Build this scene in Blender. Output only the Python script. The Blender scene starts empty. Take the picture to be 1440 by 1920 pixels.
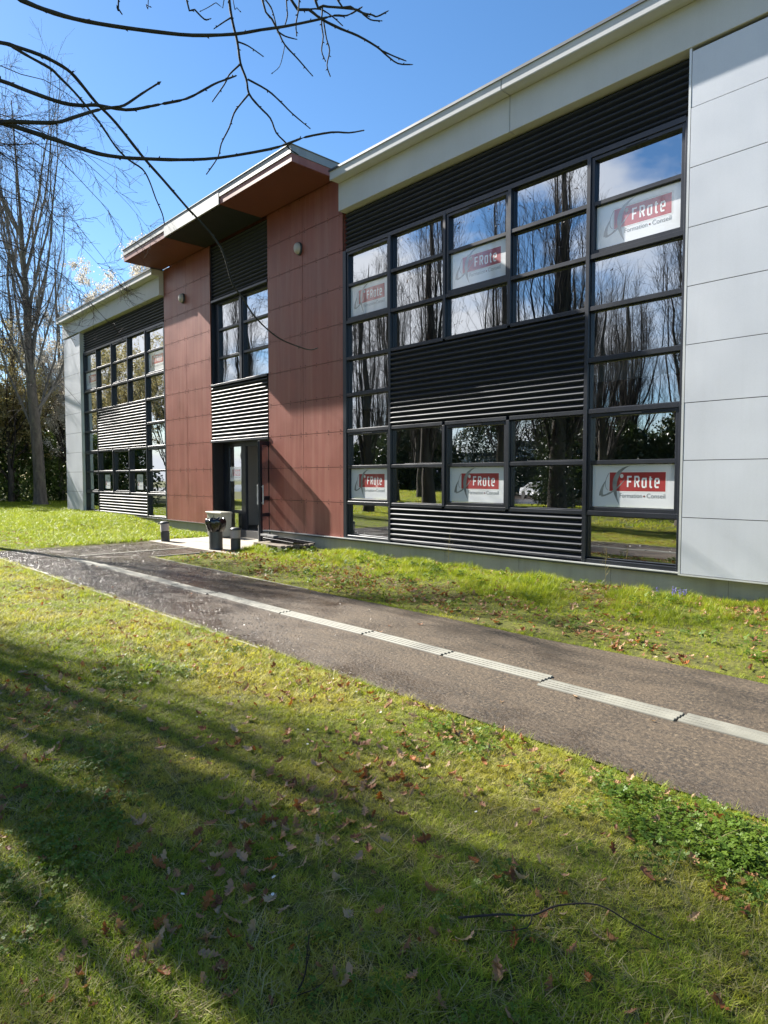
import bpy, math, random
import numpy as np
from mathutils import Matrix, Vector
R = math.radians
rng = np.random.default_rng(7)
random.seed(7)
scn = bpy.context.scene
COL = scn.collection

# ------------------------------------------------------------------ camera
F_PX, YAW, PITCH = 1238.49, 0.818603, -0.0514066
CAM = Vector((0.0, -8.579, 1.508))
cy_, sy_ = math.cos(YAW), math.sin(YAW)
FW = Vector((-sy_*math.cos(PITCH), cy_*math.cos(PITCH), math.sin(PITCH)))
RT = Vector((cy_, sy_, 0)); UP = RT.cross(FW)
cd = bpy.data.cameras.new('camera'); cam = bpy.data.objects.new('camera', cd); COL.objects.link(cam)
cam.matrix_world = Matrix(((RT.x, UP.x, -FW.x, CAM.x), (RT.y, UP.y, -FW.y, CAM.y), (RT.z, UP.z, -FW.z, CAM.z), (0, 0, 0, 1)))
cd.sensor_fit = 'VERTICAL'; cd.sensor_height = 36; cd.sensor_width = 27; cd.lens = F_PX/1920*36
cd.clip_start = 0.05; cd.clip_end = 2500
scn.camera = cam

# ------------------------------------------------------------------ world, sun, exposure
SUN = Vector((-5.9, -1.0, 4.25)).normalized()
w = bpy.data.worlds.new("World"); scn.world = w; w.use_nodes = True
nt = w.node_tree; nt.nodes.clear()
def wn(t): return nt.nodes.new(t)
out = wn('ShaderNodeOutputWorld'); bg = wn('ShaderNodeBackground'); sky = wn('ShaderNodeTexSky')
sky.sky_type = 'NISHITA'; sky.sun_disc = False
sky.sun_elevation = math.asin(SUN.z); sky.sun_rotation = math.atan2(SUN.x, SUN.y)
sky.altitude = 100; sky.air_density = 1.0; sky.dust_density = 0.12; sky.ozone_density = 2.6
bg.inputs['Strength'].default_value = 0.056
# fair-weather clouds in the half of the sky behind the viewer
tc = wn('ShaderNodeTexCoord'); sep = wn('ShaderNodeSeparateXYZ'); nt.links.new(tc.outputs['Generated'], sep.inputs[0])
mp = wn('ShaderNodeMapping'); mp.inputs['Scale'].default_value = (1, 1, 2.2); nt.links.new(tc.outputs['Generated'], mp.inputs[0])
nz = wn('ShaderNodeTexNoise'); nz.inputs['Scale'].default_value = 3.1; nz.inputs['Detail'].default_value = 9; nz.inputs['Roughness'].default_value = .56
nt.links.new(mp.outputs[0], nz.inputs['Vector'])
cr = wn('ShaderNodeMapRange'); cr.inputs['From Min'].default_value = .40; cr.inputs['From Max'].default_value = .54
xb = wn('ShaderNodeMath'); xb.operation = 'MULTIPLY_ADD'; nt.links.new(sep.outputs['X'], xb.inputs[0]); xb.inputs[1].default_value = -.28; xb.inputs[2].default_value = -.15   # cloudier towards the west
xa = wn('ShaderNodeMath'); nt.links.new(nz.outputs['Fac'], xa.inputs[0]); nt.links.new(xb.outputs[0], xa.inputs[1])
nt.links.new(xa.outputs[0], cr.inputs['Value'])
mk = wn('ShaderNodeMapRange'); mk.inputs['From Min'].default_value = .12; mk.inputs['From Max'].default_value = -.22
nt.links.new(sep.outputs['Y'], mk.inputs['Value'])
mu = wn('ShaderNodeMath'); mu.operation = 'MULTIPLY'; nt.links.new(cr.outputs[0], mu.inputs[0]); nt.links.new(mk.outputs[0], mu.inputs[1])
wm = wn('ShaderNodeMapRange'); wm.inputs['From Min'].default_value = -.18; wm.inputs['From Max'].default_value = -.50; nt.links.new(sep.outputs['X'], wm.inputs['Value'])
mu2 = wn('ShaderNodeMath'); mu2.operation = 'MULTIPLY'; nt.links.new(mu.outputs[0], mu2.inputs[0]); nt.links.new(wm.outputs[0], mu2.inputs[1])
mx = wn('ShaderNodeMixRGB'); nt.links.new(mu2.outputs[0], mx.inputs['Fac'])
hs = wn('ShaderNodeHueSaturation'); hs.inputs['Saturation'].default_value = 1.18; hs.inputs['Value'].default_value = 1.0
nt.links.new(sky.outputs[0], hs.inputs['Color'])
nt.links.new(hs.outputs[0], mx.inputs['Color1']); mx.inputs['Color2'].default_value = (7.2, 7.4, 7.8, 1)
nt.links.new(mx.outputs[0], bg.inputs[0]); nt.links.new(bg.outputs[0], out.inputs[0])
sl = bpy.data.lights.new('sun', 'SUN'); so = bpy.data.objects.new('sun', sl); COL.objects.link(so)
sl.energy = 5.0; sl.angle = R(0.5); sl.color = (1.0, .95, .87)
so.rotation_euler = (-SUN).to_track_quat('-Z', 'Y').to_euler(); so.location = (-30, -5, 30)
scn.view_settings.view_transform = 'Standard'; scn.view_settings.look = 'None'
scn.view_settings.gamma = 1; scn.view_settings.exposure = 1.85
try: scn.view_settings.use_curve_mapping = False
except Exception: pass
scn.render.engine = 'CYCLES'
scn.cycles.max_bounces = 10; scn.cycles.transparent_max_bounces = 24; scn.cycles.glossy_bounces = 5

# ------------------------------------------------------------------ materials
class NT:
    """tiny helper round a material's node tree"""
    def __init__(s, name):
        s.m = bpy.data.materials.new(name); s.m.use_nodes = True; s.t = s.m.node_tree
        s.p = s.t.nodes['Principled BSDF']; s.o = s.t.nodes['Material Output']
    def n(s, t, **kw):
        x = s.t.nodes.new(t)
        for k, v in kw.items():
            if k in x.inputs.keys(): x.inputs[k].default_value = v
            else: setattr(x, k, v)
        return x
    def l(s, a, b): s.t.links.new(a, b); return b
    def coord(s, kind='Object'): return s.n('ShaderNodeTexCoord').outputs[kind]
    def pos(s): return s.n('ShaderNodeNewGeometry').outputs['Position']
    def noise(s, vec, scale, detail=4, rough=.55, vscale=None):
        if vscale:
            m = s.n('ShaderNodeMapping'); m.inputs['Scale'].default_value = vscale; s.l(vec, m.inputs[0]); vec = m.outputs[0]
        x = s.n('ShaderNodeTexNoise', Scale=scale, Detail=detail, Roughness=rough); s.l(vec, x.inputs['Vector']); return x.outputs['Fac']
    def ramp(s, fac, stops):
        r = s.n('ShaderNodeValToRGB'); s.l(fac, r.inputs[0]); e = r.color_ramp.elements
        while len(e) < len(stops): e.new(.5)
        for k, (p, c) in enumerate(stops):
            e[k].position = p; e[k].color = (c[0], c[1], c[2], 1) if not isinstance(c, (int, float)) else (c, c, c, 1)
        return r.outputs[0]
    def mix(s, fac, a, b, blend='MIX'):
        m = s.n('ShaderNodeMixRGB', blend_type=blend)
        for v, i in ((fac, 0), (a, 1), (b, 2)):
            if isinstance(v, (int, float)): m.inputs[i].default_value = v if i == 0 else (v, v, v, 1)
            elif isinstance(v, tuple): m.inputs[i].default_value = (*v[:3], 1)
            else: s.l(v, m.inputs[i])
        return m.outputs[0]
    def bump(s, h, strength=.3, dist=.01):
        b = s.n('ShaderNodeBump'); b.inputs['Strength'].default_value = strength; b.inputs['Distance'].default_value = dist
        s.l(h, b.inputs['Height']); s.l(b.outputs[0], s.p.inputs['Normal']); return b
    def set(s, col=None, rough=None, metal=None, spec=None):
        if col is not None:
            if isinstance(col, tuple): s.p.inputs['Base Color'].default_value = (*col[:3], 1)
            else: s.l(col, s.p.inputs['Base Color'])
        if rough is not None:
            if isinstance(rough, (int, float)): s.p.inputs['Roughness'].default_value = rough
            else: s.l(rough, s.p.inputs['Roughness'])
        if metal is not None: s.p.inputs['Metallic'].default_value = metal
        if spec is not None: s.p.inputs['Specular IOR Level'].default_value = spec
        return s

def worn(name, base, dev=.12, rough=.6, metal=0, streak=True, dirt=.25, dirtcol=None, spec=None, bump=.08, scale=1.0):
    """painted / concrete / metal surface with blotches, vertical streaks and grain"""
    s = NT(name); v = s.pos()
    b = np.array(base)
    a = s.noise(v, 1.3*scale, 5); c = s.ramp(a, [(.3, tuple(b*(1-dev))), (.7, tuple(np.minimum(b*(1+dev), 1)))])
    if streak:
        st = s.noise(v, 2.2*scale, 6, .65, (3.2, 3.2, .16)); st = s.ramp(st, [(.45, 0.0), (.75, 1.0)])
        m = s.n('ShaderNodeMath', operation='MULTIPLY'); s.l(st, m.inputs[0]); m.inputs[1].default_value = dirt
        c = s.mix(m.outputs[0], c, dirtcol if dirtcol else tuple(b*.45))
    g = s.noise(v, 90*scale, 3, .7)
    c = s.mix(.10, c, g, 'OVERLAY')
    s.set(c, None, metal, spec)
    s.l(s.ramp(a, [(.2, max(rough-.09, .03)), (.8, min(rough+.09, 1.0))]), s.p.inputs['Roughness'])
    s.bump(g, bump, .004)
    return s.m

def leafmat(name, cols, rough=.5, trans=.45, patch=None, patchcols=None, spec=.3):
    """thin leaf: per-instance random colour, world-space patches, light through the blade"""
    s = NT(name)
    oi = s.n('ShaderNodeObjectInfo').outputs['Random']
    c = s.ramp(oi, [(k/(max(len(cols)-1, 1)), x) for k, x in enumerate(cols)])
    if patch:
        nzf = s.noise(s.pos(), patch, 4, .6)
        c = s.mix(s.ramp(nzf, [(.42, 0.0), (.62, 1.0)]), c, s.ramp(oi, [(0, patchcols[0]), (1, patchcols[1])]))
    s.set(c, rough, 0, spec)
    tr = s.n('ShaderNodeBsdfTranslucent'); s.l(s.mix(1.0, c, (1.25, 1.25, .7), 'MULTIPLY'), tr.inputs[0])
    ms = s.n('ShaderNodeMixShader'); ms.inputs[0].default_value = trans
    s.l(s.p.outputs[0], ms.inputs[1]); s.l(tr.outputs[0], ms.inputs[2]); s.l(ms.outputs[0], s.o.inputs[0])
    return s.m

def facemat(name, cols, rough=.6, trans=.35, scale=1.6, fine=37.):
    """foliage mesh: colour varies leaf by leaf with position"""
    s = NT(name)
    a = s.noise(s.pos(), fine, 1, .5); b = s.noise(s.pos(), scale, 3, .6)
    m = s.n('ShaderNodeMath', operation='MULTIPLY_ADD'); s.l(a, m.inputs[0]); m.inputs[1].default_value = 1.5; m.inputs[2].default_value = -.75
    m2 = s.n('ShaderNodeMath', operation='ADD'); s.l(m.outputs[0], m2.inputs[0]); s.l(b, m2.inputs[1])
    c = s.ramp(m2.outputs[0], [(.15+.7*k/(max(len(cols)-1, 1)), x) for k, x in enumerate(cols)])
    s.set(c, rough, 0, .3)
    tr = s.n('ShaderNodeBsdfTranslucent'); s.l(c, tr.inputs[0])
    ms = s.n('ShaderNodeMixShader'); ms.inputs[0].default_value = trans
    s.l(s.p.outputs[0], ms.inputs[1]); s.l(tr.outputs[0], ms.inputs[2]); s.l(ms.outputs[0], s.o.inputs[0])
    return s.m

M = {}
M['cream'] = worn('cream_render', (.54, .545, .55), .05, .85, dirt=.10, dirtcol=(.38, .36, .30))
M['plinth'] = worn('plinth_concrete', (.40, .38, .32), .10, .9, dirt=.35, dirtcol=(.22, .20, .17), bump=.25)
M['zinc'] = worn('weathered_zinc', (.24, .25, .25), .16, .5, .35, dirt=.5, dirtcol=(.40, .40, .37))
M['cap'] = worn('dark_zinc_cap', (.10, .11, .12), .1, .45, .6, dirt=.2)
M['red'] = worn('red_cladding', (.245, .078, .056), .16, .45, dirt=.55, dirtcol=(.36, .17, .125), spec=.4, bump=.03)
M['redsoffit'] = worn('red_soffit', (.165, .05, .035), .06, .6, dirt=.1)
M['grey'] = worn('grey_cladding', (.58, .60, .64), .035, .38, .1, dirt=.16, dirtcol=(.44, .45, .46), bump=.015)
M['edge'] = worn('light_metal_edge', (.62, .63, .62), .06, .4, .3, dirt=.2)
M['louvre'] = worn('dark_louvre_steel', (.016, .020, .030), .10, .50, .05, dirt=.06, dirtcol=(.09, .10, .10), spec=.36, bump=.01)
M['frame'] = worn('anthracite_frame', (.014, .018, .028), .14, .38, .2, dirt=.15, dirtcol=(.05, .05, .05), spec=.6, bump=.02)
M['black'] = worn('black_backing', (.008, .008, .009), .1, .8, dirt=0)
M['blacksoffit'] = worn('black_soffit', (.012, .014, .016), .1, .7, dirt=.1)
M['joint'] = worn('joint_rubber', (.02, .02, .02), .1, .9, dirt=0)
M['seam'] = worn('seam_sealant', (.22, .21, .19), .1, .9, dirt=0)
M['inwall'] = worn('interior_plaster', (.74, .73, .70), .04, .9, dirt=.04)
M['infloor'] = worn('interior_floor', (.12, .115, .11), .1, .5, dirt=0, streak=False)
M['inceil'] = worn('interior_ceiling', (.5, .5, .5), .03, .9, dirt=0, streak=False)
M['white'] = worn('sticker_white', (.72, .74, .76), .02, .5, dirt=0, bump=0)
M['lred'] = worn('sticker_red', (.36, .028, .028), .10, .5, dirt=0, bump=0, scale=3)
M['ltext'] = worn('sticker_text_white', (.85, .85, .85), .02, .5, dirt=0, bump=0)
M['lgrey'] = worn('sticker_silver', (.24, .25, .245), .35, .4, dirt=0, bump=0, scale=6)
M['lgrey2'] = worn('sticker_text_grey', (.17, .19, .20), .1, .5, dirt=0, bump=0)
M['maroon'] = worn('sticker_dot', (.16, .02, .02), .1, .5, dirt=0, bump=0)
for k_ in ('white', 'lred', 'ltext', 'lgrey', 'lgrey2', 'maroon'):
    p_ = M[k_].node_tree.nodes['Principled BSDF']; p_.inputs['Coat Weight'].default_value = 1.0; p_.inputs['Coat Roughness'].default_value = .04; p_.inputs['Coat IOR'].default_value = 2.4
M['bag'] = worn('bin_bag_plastic', (.010, .010, .012), .1, .22, dirt=0, spec=.7, bump=.0)
M['binbody'] = worn('bin_post_metal', (.075, .078, .075), .1, .5, .2, dirt=.3, dirtcol=(.13, .13, .12))
M['bdark'] = worn('bollard_dark', (.055, .058, .06), .1, .5, .2, dirt=.3, dirtcol=(.12, .12, .11))
M['blens'] = worn('bollard_lens', (.46, .40, .37), .05, .35, dirt=.3, dirtcol=(.3, .25, .2))
M['wood'] = worn('grey_wood', (.17, .14, .11), .25, .85, dirt=.3, dirtcol=(.08, .065, .05), bump=.3, scale=3)
M['matrub'] = worn('grey_rubber_grating', (.10, .10, .10), .2, .8, dirt=.2, dirtcol=(.2, .2, .19))
M['lampglass'] = worn('lamp_opal', (.50, .46, .40), .1, .3, dirt=.5, dirtcol=(.25, .2, .15))
M['cabinet'] = worn('cabinet_beige', (.36, .35, .29), .06, .55, dirt=.2, dirtcol=(.3, .28, .24))
M['slab'] = worn('entry_paving', (.30, .27, .22), .12, .8, dirt=0, streak=False, bump=.3, scale=2)
M['carpaint'] = worn('silver_car_paint', (.62, .63, .65), .02, .2, .4, dirt=0, bump=0)
M['carblue'] = worn('dark_blue_car_paint', (.03, .05, .12), .02, .2, .3, dirt=0, bump=0)
M['tyre'] = worn('tyre_rubber', (.02, .02, .02), .1, .8, dirt=0)
M['farwall'] = worn('far_render', (.55, .54, .52), .05, .9, dirt=.1)
M['farroof'] = worn('far_roof', (.12, .12, .13), .1, .8, dirt=.1)

def glassmat(name, tint, r0, r1):
    s = NT(name); t = s.t
    t.nodes.remove(s.p)
    gl = s.n('ShaderNodeBsdfGlossy'); gl.inputs['Roughness'].default_value = 0.0; gl.inputs['Color'].default_value = (.93, .96, 1, 1)
    tp = s.n('ShaderNodeBsdfTransparent'); tp.inputs['Color'].default_value = (*tint, 1)
    lw = s.n('ShaderNodeFresnel'); lw.inputs['IOR'].default_value = 1.5
    mr = s.n('ShaderNodeMapRange'); mr.inputs['From Min'].default_value = .04; mr.inputs['From Max'].default_value = .6
    mr.inputs['To Min'].default_value = r0; mr.inputs['To Max'].default_value = r1
    s.l(lw.outputs[0], mr.inputs['Value'])
    b = s.n('ShaderNodeBump'); b.inputs['Strength'].default_value = .05; b.inputs['Distance'].default_value = .02
    s.l(s.noise(s.pos(), 1.6, 1, .4), b.inputs['Height']); s.l(b.outputs[0], gl.inputs['Normal'])
    ms = s.n('ShaderNodeMixShader'); s.l(mr.outputs[0], ms.inputs[0]); s.l(tp.outputs[0], ms.inputs[1]); s.l(gl.outputs[0], ms.inputs[2])
    s.l(ms.outputs[0], s.o.inputs[0]); return s.m
M['glass'] = glassmat('window_glass', (.58, .62, .62), .48, 1.0)

# bark
def barkmat(name, a, b, lichen=None):
    s = NT(name); v = s.pos()
    c = s.ramp(s.noise(v, 9, 5, .65, (1, 1, .25)), [(.3, a), (.7, b)])
    if lichen: c = s.mix(s.ramp(s.noise(v, 3.1, 5, .7), [(.55, 0.0), (.68, .7)]), c, lichen)
    s.set(c, .85, 0, .25); s.bump(s.noise(v, 22, 5, .7, (1, 1, .3)), .6, .02); return s.m
M['bark'] = barkmat('grey_brown_bark', (.035, .028, .022), (.11, .09, .07), (.15, .14, .09))
M['twig'] = barkmat('dark_twig', (.020, .015, .014), (.05, .040, .034))
M['limb'] = barkmat('near_branch', (.020, .018, .014), (.055, .050, .036))
M['pale_twig'] = barkmat('pale_twig', (.10, .088, .072), (.22, .195, .16))
M['pale_bark'] = barkmat('pale_bark', (.065, .055, .044), (.17, .14, .11), (.17, .17, .10))

M['blade'] = leafmat('grass_blade', [(.14, .205, .013), (.25, .315, .022), (.34, .385, .036), (.19, .265, .016)], .55, .45, 1.1, [(.40, .37, .048), (.44, .40, .085)])
M['lush'] = leafmat('lush_blade', [(.13, .19, .012), (.23, .29, .020), (.33, .36, .040), (.17, .235, .014)], .45, .45)
M['straw'] = leafmat('straw_blade', [(.30, .25, .10), (.40, .35, .17), (.25, .20, .08)], .6, .3)
M['cloverleaf'] = leafmat('clover_leaf', [(.065, .125, .012), (.12, .18, .018), (.085, .15, .015)], .5, .35, spec=.25)
M['deadleaf'] = leafmat('dead_oak_leaf', [(.32, .105, .022), (.15, .055, .022), (.33, .17, .08), (.42, .30, .19), (.24, .095, .035)], .6, .2)
M['petal'] = leafmat('white_petal', [(.75, .74, .72), (.8, .78, .8)], .5, .3)
M['bluepetal'] = leafmat('blue_petal', [(.12, .12, .45), (.2, .18, .55)], .5, .3)
M['blossom'] = facemat('white_blossom', [(.40, .36, .26), (.58, .54, .46), (.70, .67, .62)], .6, .4)
M['yellowleaf'] = facemat('young_yellow_leaf', [(.20, .15, .04), (.38, .32, .12), (.55, .50, .33)], .6, .4)
M['evergreen'] = facemat('evergreen_leaf', [(.022, .042, .010), (.065, .105, .020), (.15, .19, .045)], .45, .25)
M['ivy'] = facemat('ivy_leaf', [(.012, .022, .007), (.03, .05, .012), (.06, .08, .02)], .4, .2)
M['brownleaf'] = facemat('withered_leaf', [(.05, .028, .015), (.14, .075, .035)], .6, .3)

def groundmat():
    s = NT('lawn_soil'); v = s.pos()
    big = s.noise(v, .55, 5, .6); fine = s.noise(v, 26, 6, .75); mid = s.noise(v, 4.2, 5, .7)
    c = s.ramp(mid, [(.30, (.050, .062, .012)), (.48, (.125, .145, .020)), (.62, (.21, .21, .035)), (.78, (.13, .11, .045))])
    c = s.mix(s.ramp(big, [(.4, 0.0), (.62, .55)]), c, (.13, .115, .05))
    c = s.mix(s.ramp(fine, [(.38, .75), (.62, 0.0)]), c, (.030, .028, .014))
    s.set(c, .95, 0, .15); s.bump(fine, .8, .02); return s.m
M['ground'] = groundmat()

def asphaltmat():
    s = NT('wet_asphalt'); v = s.pos()
    vo = s.n('ShaderNodeTexVoronoi', Scale=95.0); s.l(v, vo.inputs['Vector'])
    vo2 = s.n('ShaderNodeTexVoronoi', Scale=42.0); s.l(v, vo2.inputs['Vector'])
    fine = s.noise(v, 34, 7, .86); mid = s.noise(v, 5, 6, .7, (.5, 1.6, 1)); big = s.noise(v, .8, 4, .6)
    c = s.ramp(fine, [(.36, (.016, .011, .006)), (.5, (.080, .057, .034)), (.62, (.32, .235, .14))])
    c = s.mix(s.ramp(mid, [(.40, 0.0), (.66, .75)]), c, (.150, .106, .062))
    st = s.ramp(vo.outputs['Distance'], [(.0, 1.0), (.25, 0.0)])
    c = s.mix(.30, c, st, 'OVERLAY')
    # damp: darker and glossier, mostly at the far (west) end and along the lawn side
    sp = s.n('ShaderNodeSeparateXYZ'); s.l(v, sp.inputs[0])
    gx = s.n('ShaderNodeMapRange'); gx.inputs['From Min'].default_value = -4.5; gx.inputs['From Max'].default_value = -8.5; s.l(sp.outputs['X'], gx.inputs['Value'])
    gy = s.n('ShaderNodeMapRange'); gy.inputs['From Min'].default_value = -4.75; gy.inputs['From Max'].default_value = -5.35; gy.inputs['To Max'].default_value = .65; s.l(sp.outputs['Y'], gy.inputs['Value'])
    ad = s.n('ShaderNodeMath', operation='ADD'); s.l(gx.outputs[0], ad.inputs[0]); s.l(gy.outputs[0], ad.inputs[1])
    ad2 = s.n('ShaderNodeMath', operation='MULTIPLY_ADD'); s.l(s.noise(v, 1.7, 5, .65), ad2.inputs[0]); ad2.inputs[1].default_value = 2.6; s.l(ad.outputs[0], ad2.inputs[2])
    wet = s.ramp(ad2.outputs[0], [(.0, 0.0), (.99, 1.0)])
    wr = s.n('ShaderNodeMapRange'); wr.inputs['From Min'].default_value = 1.35; wr.inputs['From Max'].default_value = 2.3; s.l(ad2.outputs[0], wr.inputs['Value'])
    wet = wr.outputs[0]
    c = s.mix(wet, c, s.mix(1.0, c, (.55, .52, .50), 'MULTIPLY'))
    s.set(c)
    rr = s.n('ShaderNodeMapRange'); rr.inputs['To Min'].default_value = .72; rr.inputs['To Max'].default_value = .24; s.l(wet, rr.inputs['Value'])
    s.l(rr.outputs[0], s.p.inputs['Roughness'])
    s.p.inputs['Specular IOR Level'].default_value = .5
    h = s.mix(.75, vo2.outputs['Distance'], fine)
    s.bump(h, .9, .017); return s.m
M['asphalt'] = asphaltmat()
M['glint_facet'] = worn('glossy_glint', (.20, .17, .14), .3, .33, dirt=0, streak=False, spec=1.0, bump=0)  # gloss for the facets added to the path as sun sparkle
M['kerb'] = worn('edging_concrete', (.24, .22, .18), .15, .85, dirt=0, streak=False, bump=.3, scale=3)
M['groove'] = worn('guide_strip_groove', (.085, .08, .062), .2, .8, dirt=0, streak=False)
M['strip'] = worn('guide_strip_resin', (.185, .18, .145), .28, .6, dirt=0, streak=False, bump=.15, scale=3)

# ------------------------------------------------------------------ mesh helpers
class MB:
    def __init__(s): s.v = []; s.f = []; s.mi = []; s.mats = []
    def mat(s, m):
        if m not in s.mats: s.mats.append(m)
        return s.mats.index(m)
    def quad(s, a, b, c, d, m):
        n = len(s.v); s.v += [a, b, c, d]; s.f.append((n, n+1, n+2, n+3)); s.mi.append(s.mat(m))
    def poly(s, pts, m):
        n = len(s.v); s.v += list(pts); s.f.append(tuple(range(n, n+len(pts)))); s.mi.append(s.mat(m))
    def box(s, x0, x1, y0, y1, z0, z1, m, bev=0.0):
        n = len(s.v)
        if bev > 0:
            b = bev; P = []
            # chamfered box: 24 verts
            for sx in (0, 1):
                for sy in (0, 1):
                    for sz in (0, 1):
                        X = (x0, x1)[sx]; Y = (y0, y1)[sy]; Z = (z0, z1)[sz]
                        dx = b if sx == 0 else -b; dy = b if sy == 0 else -b; dz = b if sz == 0 else -b
                        P += [(X, Y+dy, Z+dz), (X+dx, Y, Z+dz), (X+dx, Y+dy, Z)]
            s.v += P
            def I(sx, sy, sz, k): return n+((sx*2+sy)*2+sz)*3+k
            F = []
            for sx in (0, 1): F.append([I(sx, 0, 0, 0), I(sx, 1, 0, 0), I(sx, 1, 1, 0), I(sx, 0, 1, 0)][::(-1 if sx == 0 else 1)])
            for sy in (0, 1): F.append([I(0, sy, 0, 1), I(1, sy, 0, 1), I(1, sy, 1, 1), I(0, sy, 1, 1)][::(1 if sy == 0 else -1)])
            for sz in (0, 1): F.append([I(0, 0, sz, 2), I(1, 0, sz, 2), I(1, 1, sz, 2), I(0, 1, sz, 2)][::(-1 if sz == 0 else 1)])
            for sx in (0, 1):
                for sy in (0, 1): F.append([I(sx, sy, 0, 0), I(sx, sy, 0, 1), I(sx, sy, 1, 1), I(sx, sy, 1, 0)])
                for sz in (0, 1): F.append([I(sx, 0, sz, 0), I(sx, 0, sz, 2), I(sx, 1, sz, 2), I(sx, 1, sz, 0)])
            for sy in (0, 1):
                for sz in (0, 1): F.append([I(0, sy, sz, 1), I(0, sy, sz, 2), I(1, sy, sz, 2), I(1, sy, sz, 1)])
            for sx in (0, 1):
                for sy in (0, 1):
                    for sz in (0, 1): F.append([I(sx, sy, sz, 0), I(sx, sy, sz, 1), I(sx, sy, sz, 2)])
            s.f += [tuple(f) for f in F]; s.mi += [s.mat(m)]*len(F); return
        s.v += [(x0, y0, z0), (x1, y0, z0), (x1, y1, z0), (x0, y1, z0), (x0, y0, z1), (x1, y0, z1), (x1, y1, z1), (x0, y1, z1)]
        F = [(0, 3, 2, 1), (4, 5, 6, 7), (0, 1, 5, 4), (1, 2, 6, 5), (2, 3, 7, 6), (3, 0, 4, 7)]
        s.f += [tuple(n+i for i in f) for f in F]; s.mi += [s.mat(m)]*6
    def lathe(s, prof, cx, cy, m, n=24, jitter=0):
        b = len(s.v)
        for (r, z) in prof:
            for k in range(n):
                a = 2*math.pi*k/n; rr = r*(1+jitter*math.sin(k*5.3+z*41)*.5+jitter*random.uniform(-.5, .5))
                s.v.append((cx+rr*math.cos(a), cy+rr*math.sin(a), z))
        for i in range(len(prof)-1):
            for k in range(n):
                k2 = (k+1) % n
                s.f.append((b+i*n+k, b+i*n+k2, b+(i+1)*n+k2, b+(i+1)*n+k)); s.mi.append(s.mat(m))
        s.f.append(tuple(b+(len(prof)-1)*n+k for k in range(n))); s.mi.append(s.mat(m))
        s.f.append(tuple(b+k for k in range(n))[::-1]); s.mi.append(s.mat(m))
    def build(s, name, parent=None, smooth=False, origin=None, fixn=False):
        me = bpy.data.meshes.new(name)
        v = s.v
        if origin is not None: v = [(a-origin[0], b-origin[1], c-origin[2]) for a, b, c in v]
        me.from_pydata(v, [], s.f)
        for m in s.mats: me.materials.append(M[m])
        me.polygons.foreach_set('material_index', s.mi)
        if smooth: me.polygons.foreach_set('use_smooth', [True]*len(s.f))
        me.update()
        if fixn:
            import bmesh
            b = bmesh.new(); b.from_mesh(me); bmesh.ops.recalc_face_normals(b, faces=b.faces); b.to_mesh(me); b.free()
        o = bpy.data.objects.new(name, me); COL.objects.link(o)
        if origin is not None: o.location = origin
        if parent: o.parent = parent
        return o

def fastmesh(name, V, Q, mat, parent=None, smooth=False, tri=False, midx=None, mats=None):
    """numpy arrays -> mesh object"""
    V = np.asarray(V, np.float32).reshape(-1, 3); k = 3 if tri else 4
    Q = np.asarray(Q, np.int32).reshape(-1, k)
    me = bpy.data.meshes.new(name)
    me.vertices.add(len(V)); me.vertices.foreach_set('co', V.ravel())
    me.loops.add(Q.size); me.loops.foreach_set('vertex_index', Q.ravel())
    me.polygons.add(len(Q)); me.polygons.foreach_set('loop_start', np.arange(0, Q.size, k, dtype=np.int32))
    try: me.polygons.foreach_set('loop_total', np.full(len(Q), k, np.int32))
    except Exception: pass
    for m in (mats or [mat]): me.materials.append(M[m])
    if midx is not None: me.polygons.foreach_set('material_index', np.asarray(midx, np.int32))
    if smooth: me.polygons.foreach_set('use_smooth', np.ones(len(Q), bool))
    me.update(calc_edges=True); me.validate()
    o = bpy.data.objects.new(name, me); COL.objects.link(o)
    if parent: o.parent = parent
    return o

def tag(o, label=None, cat=None, group=None, kind=None):
    if label: o['label'] = label
    if cat: o['category'] = cat
    if group: o['group'] = group
    if kind: o['kind'] = kind
    return o
def empty(name, loc=(0, 0, 0)):
    o = bpy.data.objects.new(name, None); COL.objects.link(o); o.location = loc; o.empty_display_size = .2; return o
def part_local(o, parent):
    """parent keeps the world place of a mesh built in world coordinates"""
    o.parent = parent; o.matrix_parent_inverse = Matrix.Translation(-Vector(parent.location)); return o
def copy_tree(o, parent=None):
    c = o.copy(); COL.objects.link(c); c.parent = parent
    for ch in list(o.children): copy_tree(ch, c)
    return c

# ------------------------------------------------------------------ ground
def sstep(a, b, x):
    t = np.clip((x-a)/(b-a), 0, 1); return t*t*(3-2*t)
def gz(x, y):
    x = np.asarray(x, float); y = np.asarray(y, float)
    m = .27*sstep(-17.3, -21.5, x)*sstep(-4.6, -1.2, y)
    far = .35*sstep(-9.5, -14, y)*sstep(-22, -15.5, y)*sstep(-16, -13, x)   # low swell in the lawn behind the viewer
    n = .012*np.sin(x*2.1+y*1.3)*np.sin(y*2.7-x*.6)+.008*np.sin(x*5.3+1)*np.sin(y*4.9)
    onpath = ((y > -5.55) & (y < -3.1) & (x > -15.4)) | ((x > -15.5) & (x < -11.9) & (y > -3.5) & (y < .6)) | ((x > -15.5) & (x < -13.8) & (y < -5))
    n = np.where(onpath, -.012, n+.002)
    return m+far+n-.006*0
xs = np.concatenate([[-900, -500, -250, -140, -100, -80, -70], np.arange(-64, -16, .8), np.arange(-16, 4, .2), np.arange(4, 16, .8), [20, 30, 50, 90, 160, 300, 600, 900]])
ys = np.concatenate([[-900, -500, -250, -150, -100, -70, -50], np.arange(-40, -12, .8), np.arange(-12, .6, .18), np.arange(.6, 12, 1.2), [16, 24, 40, 70, 120, 300, 900]])
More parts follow.
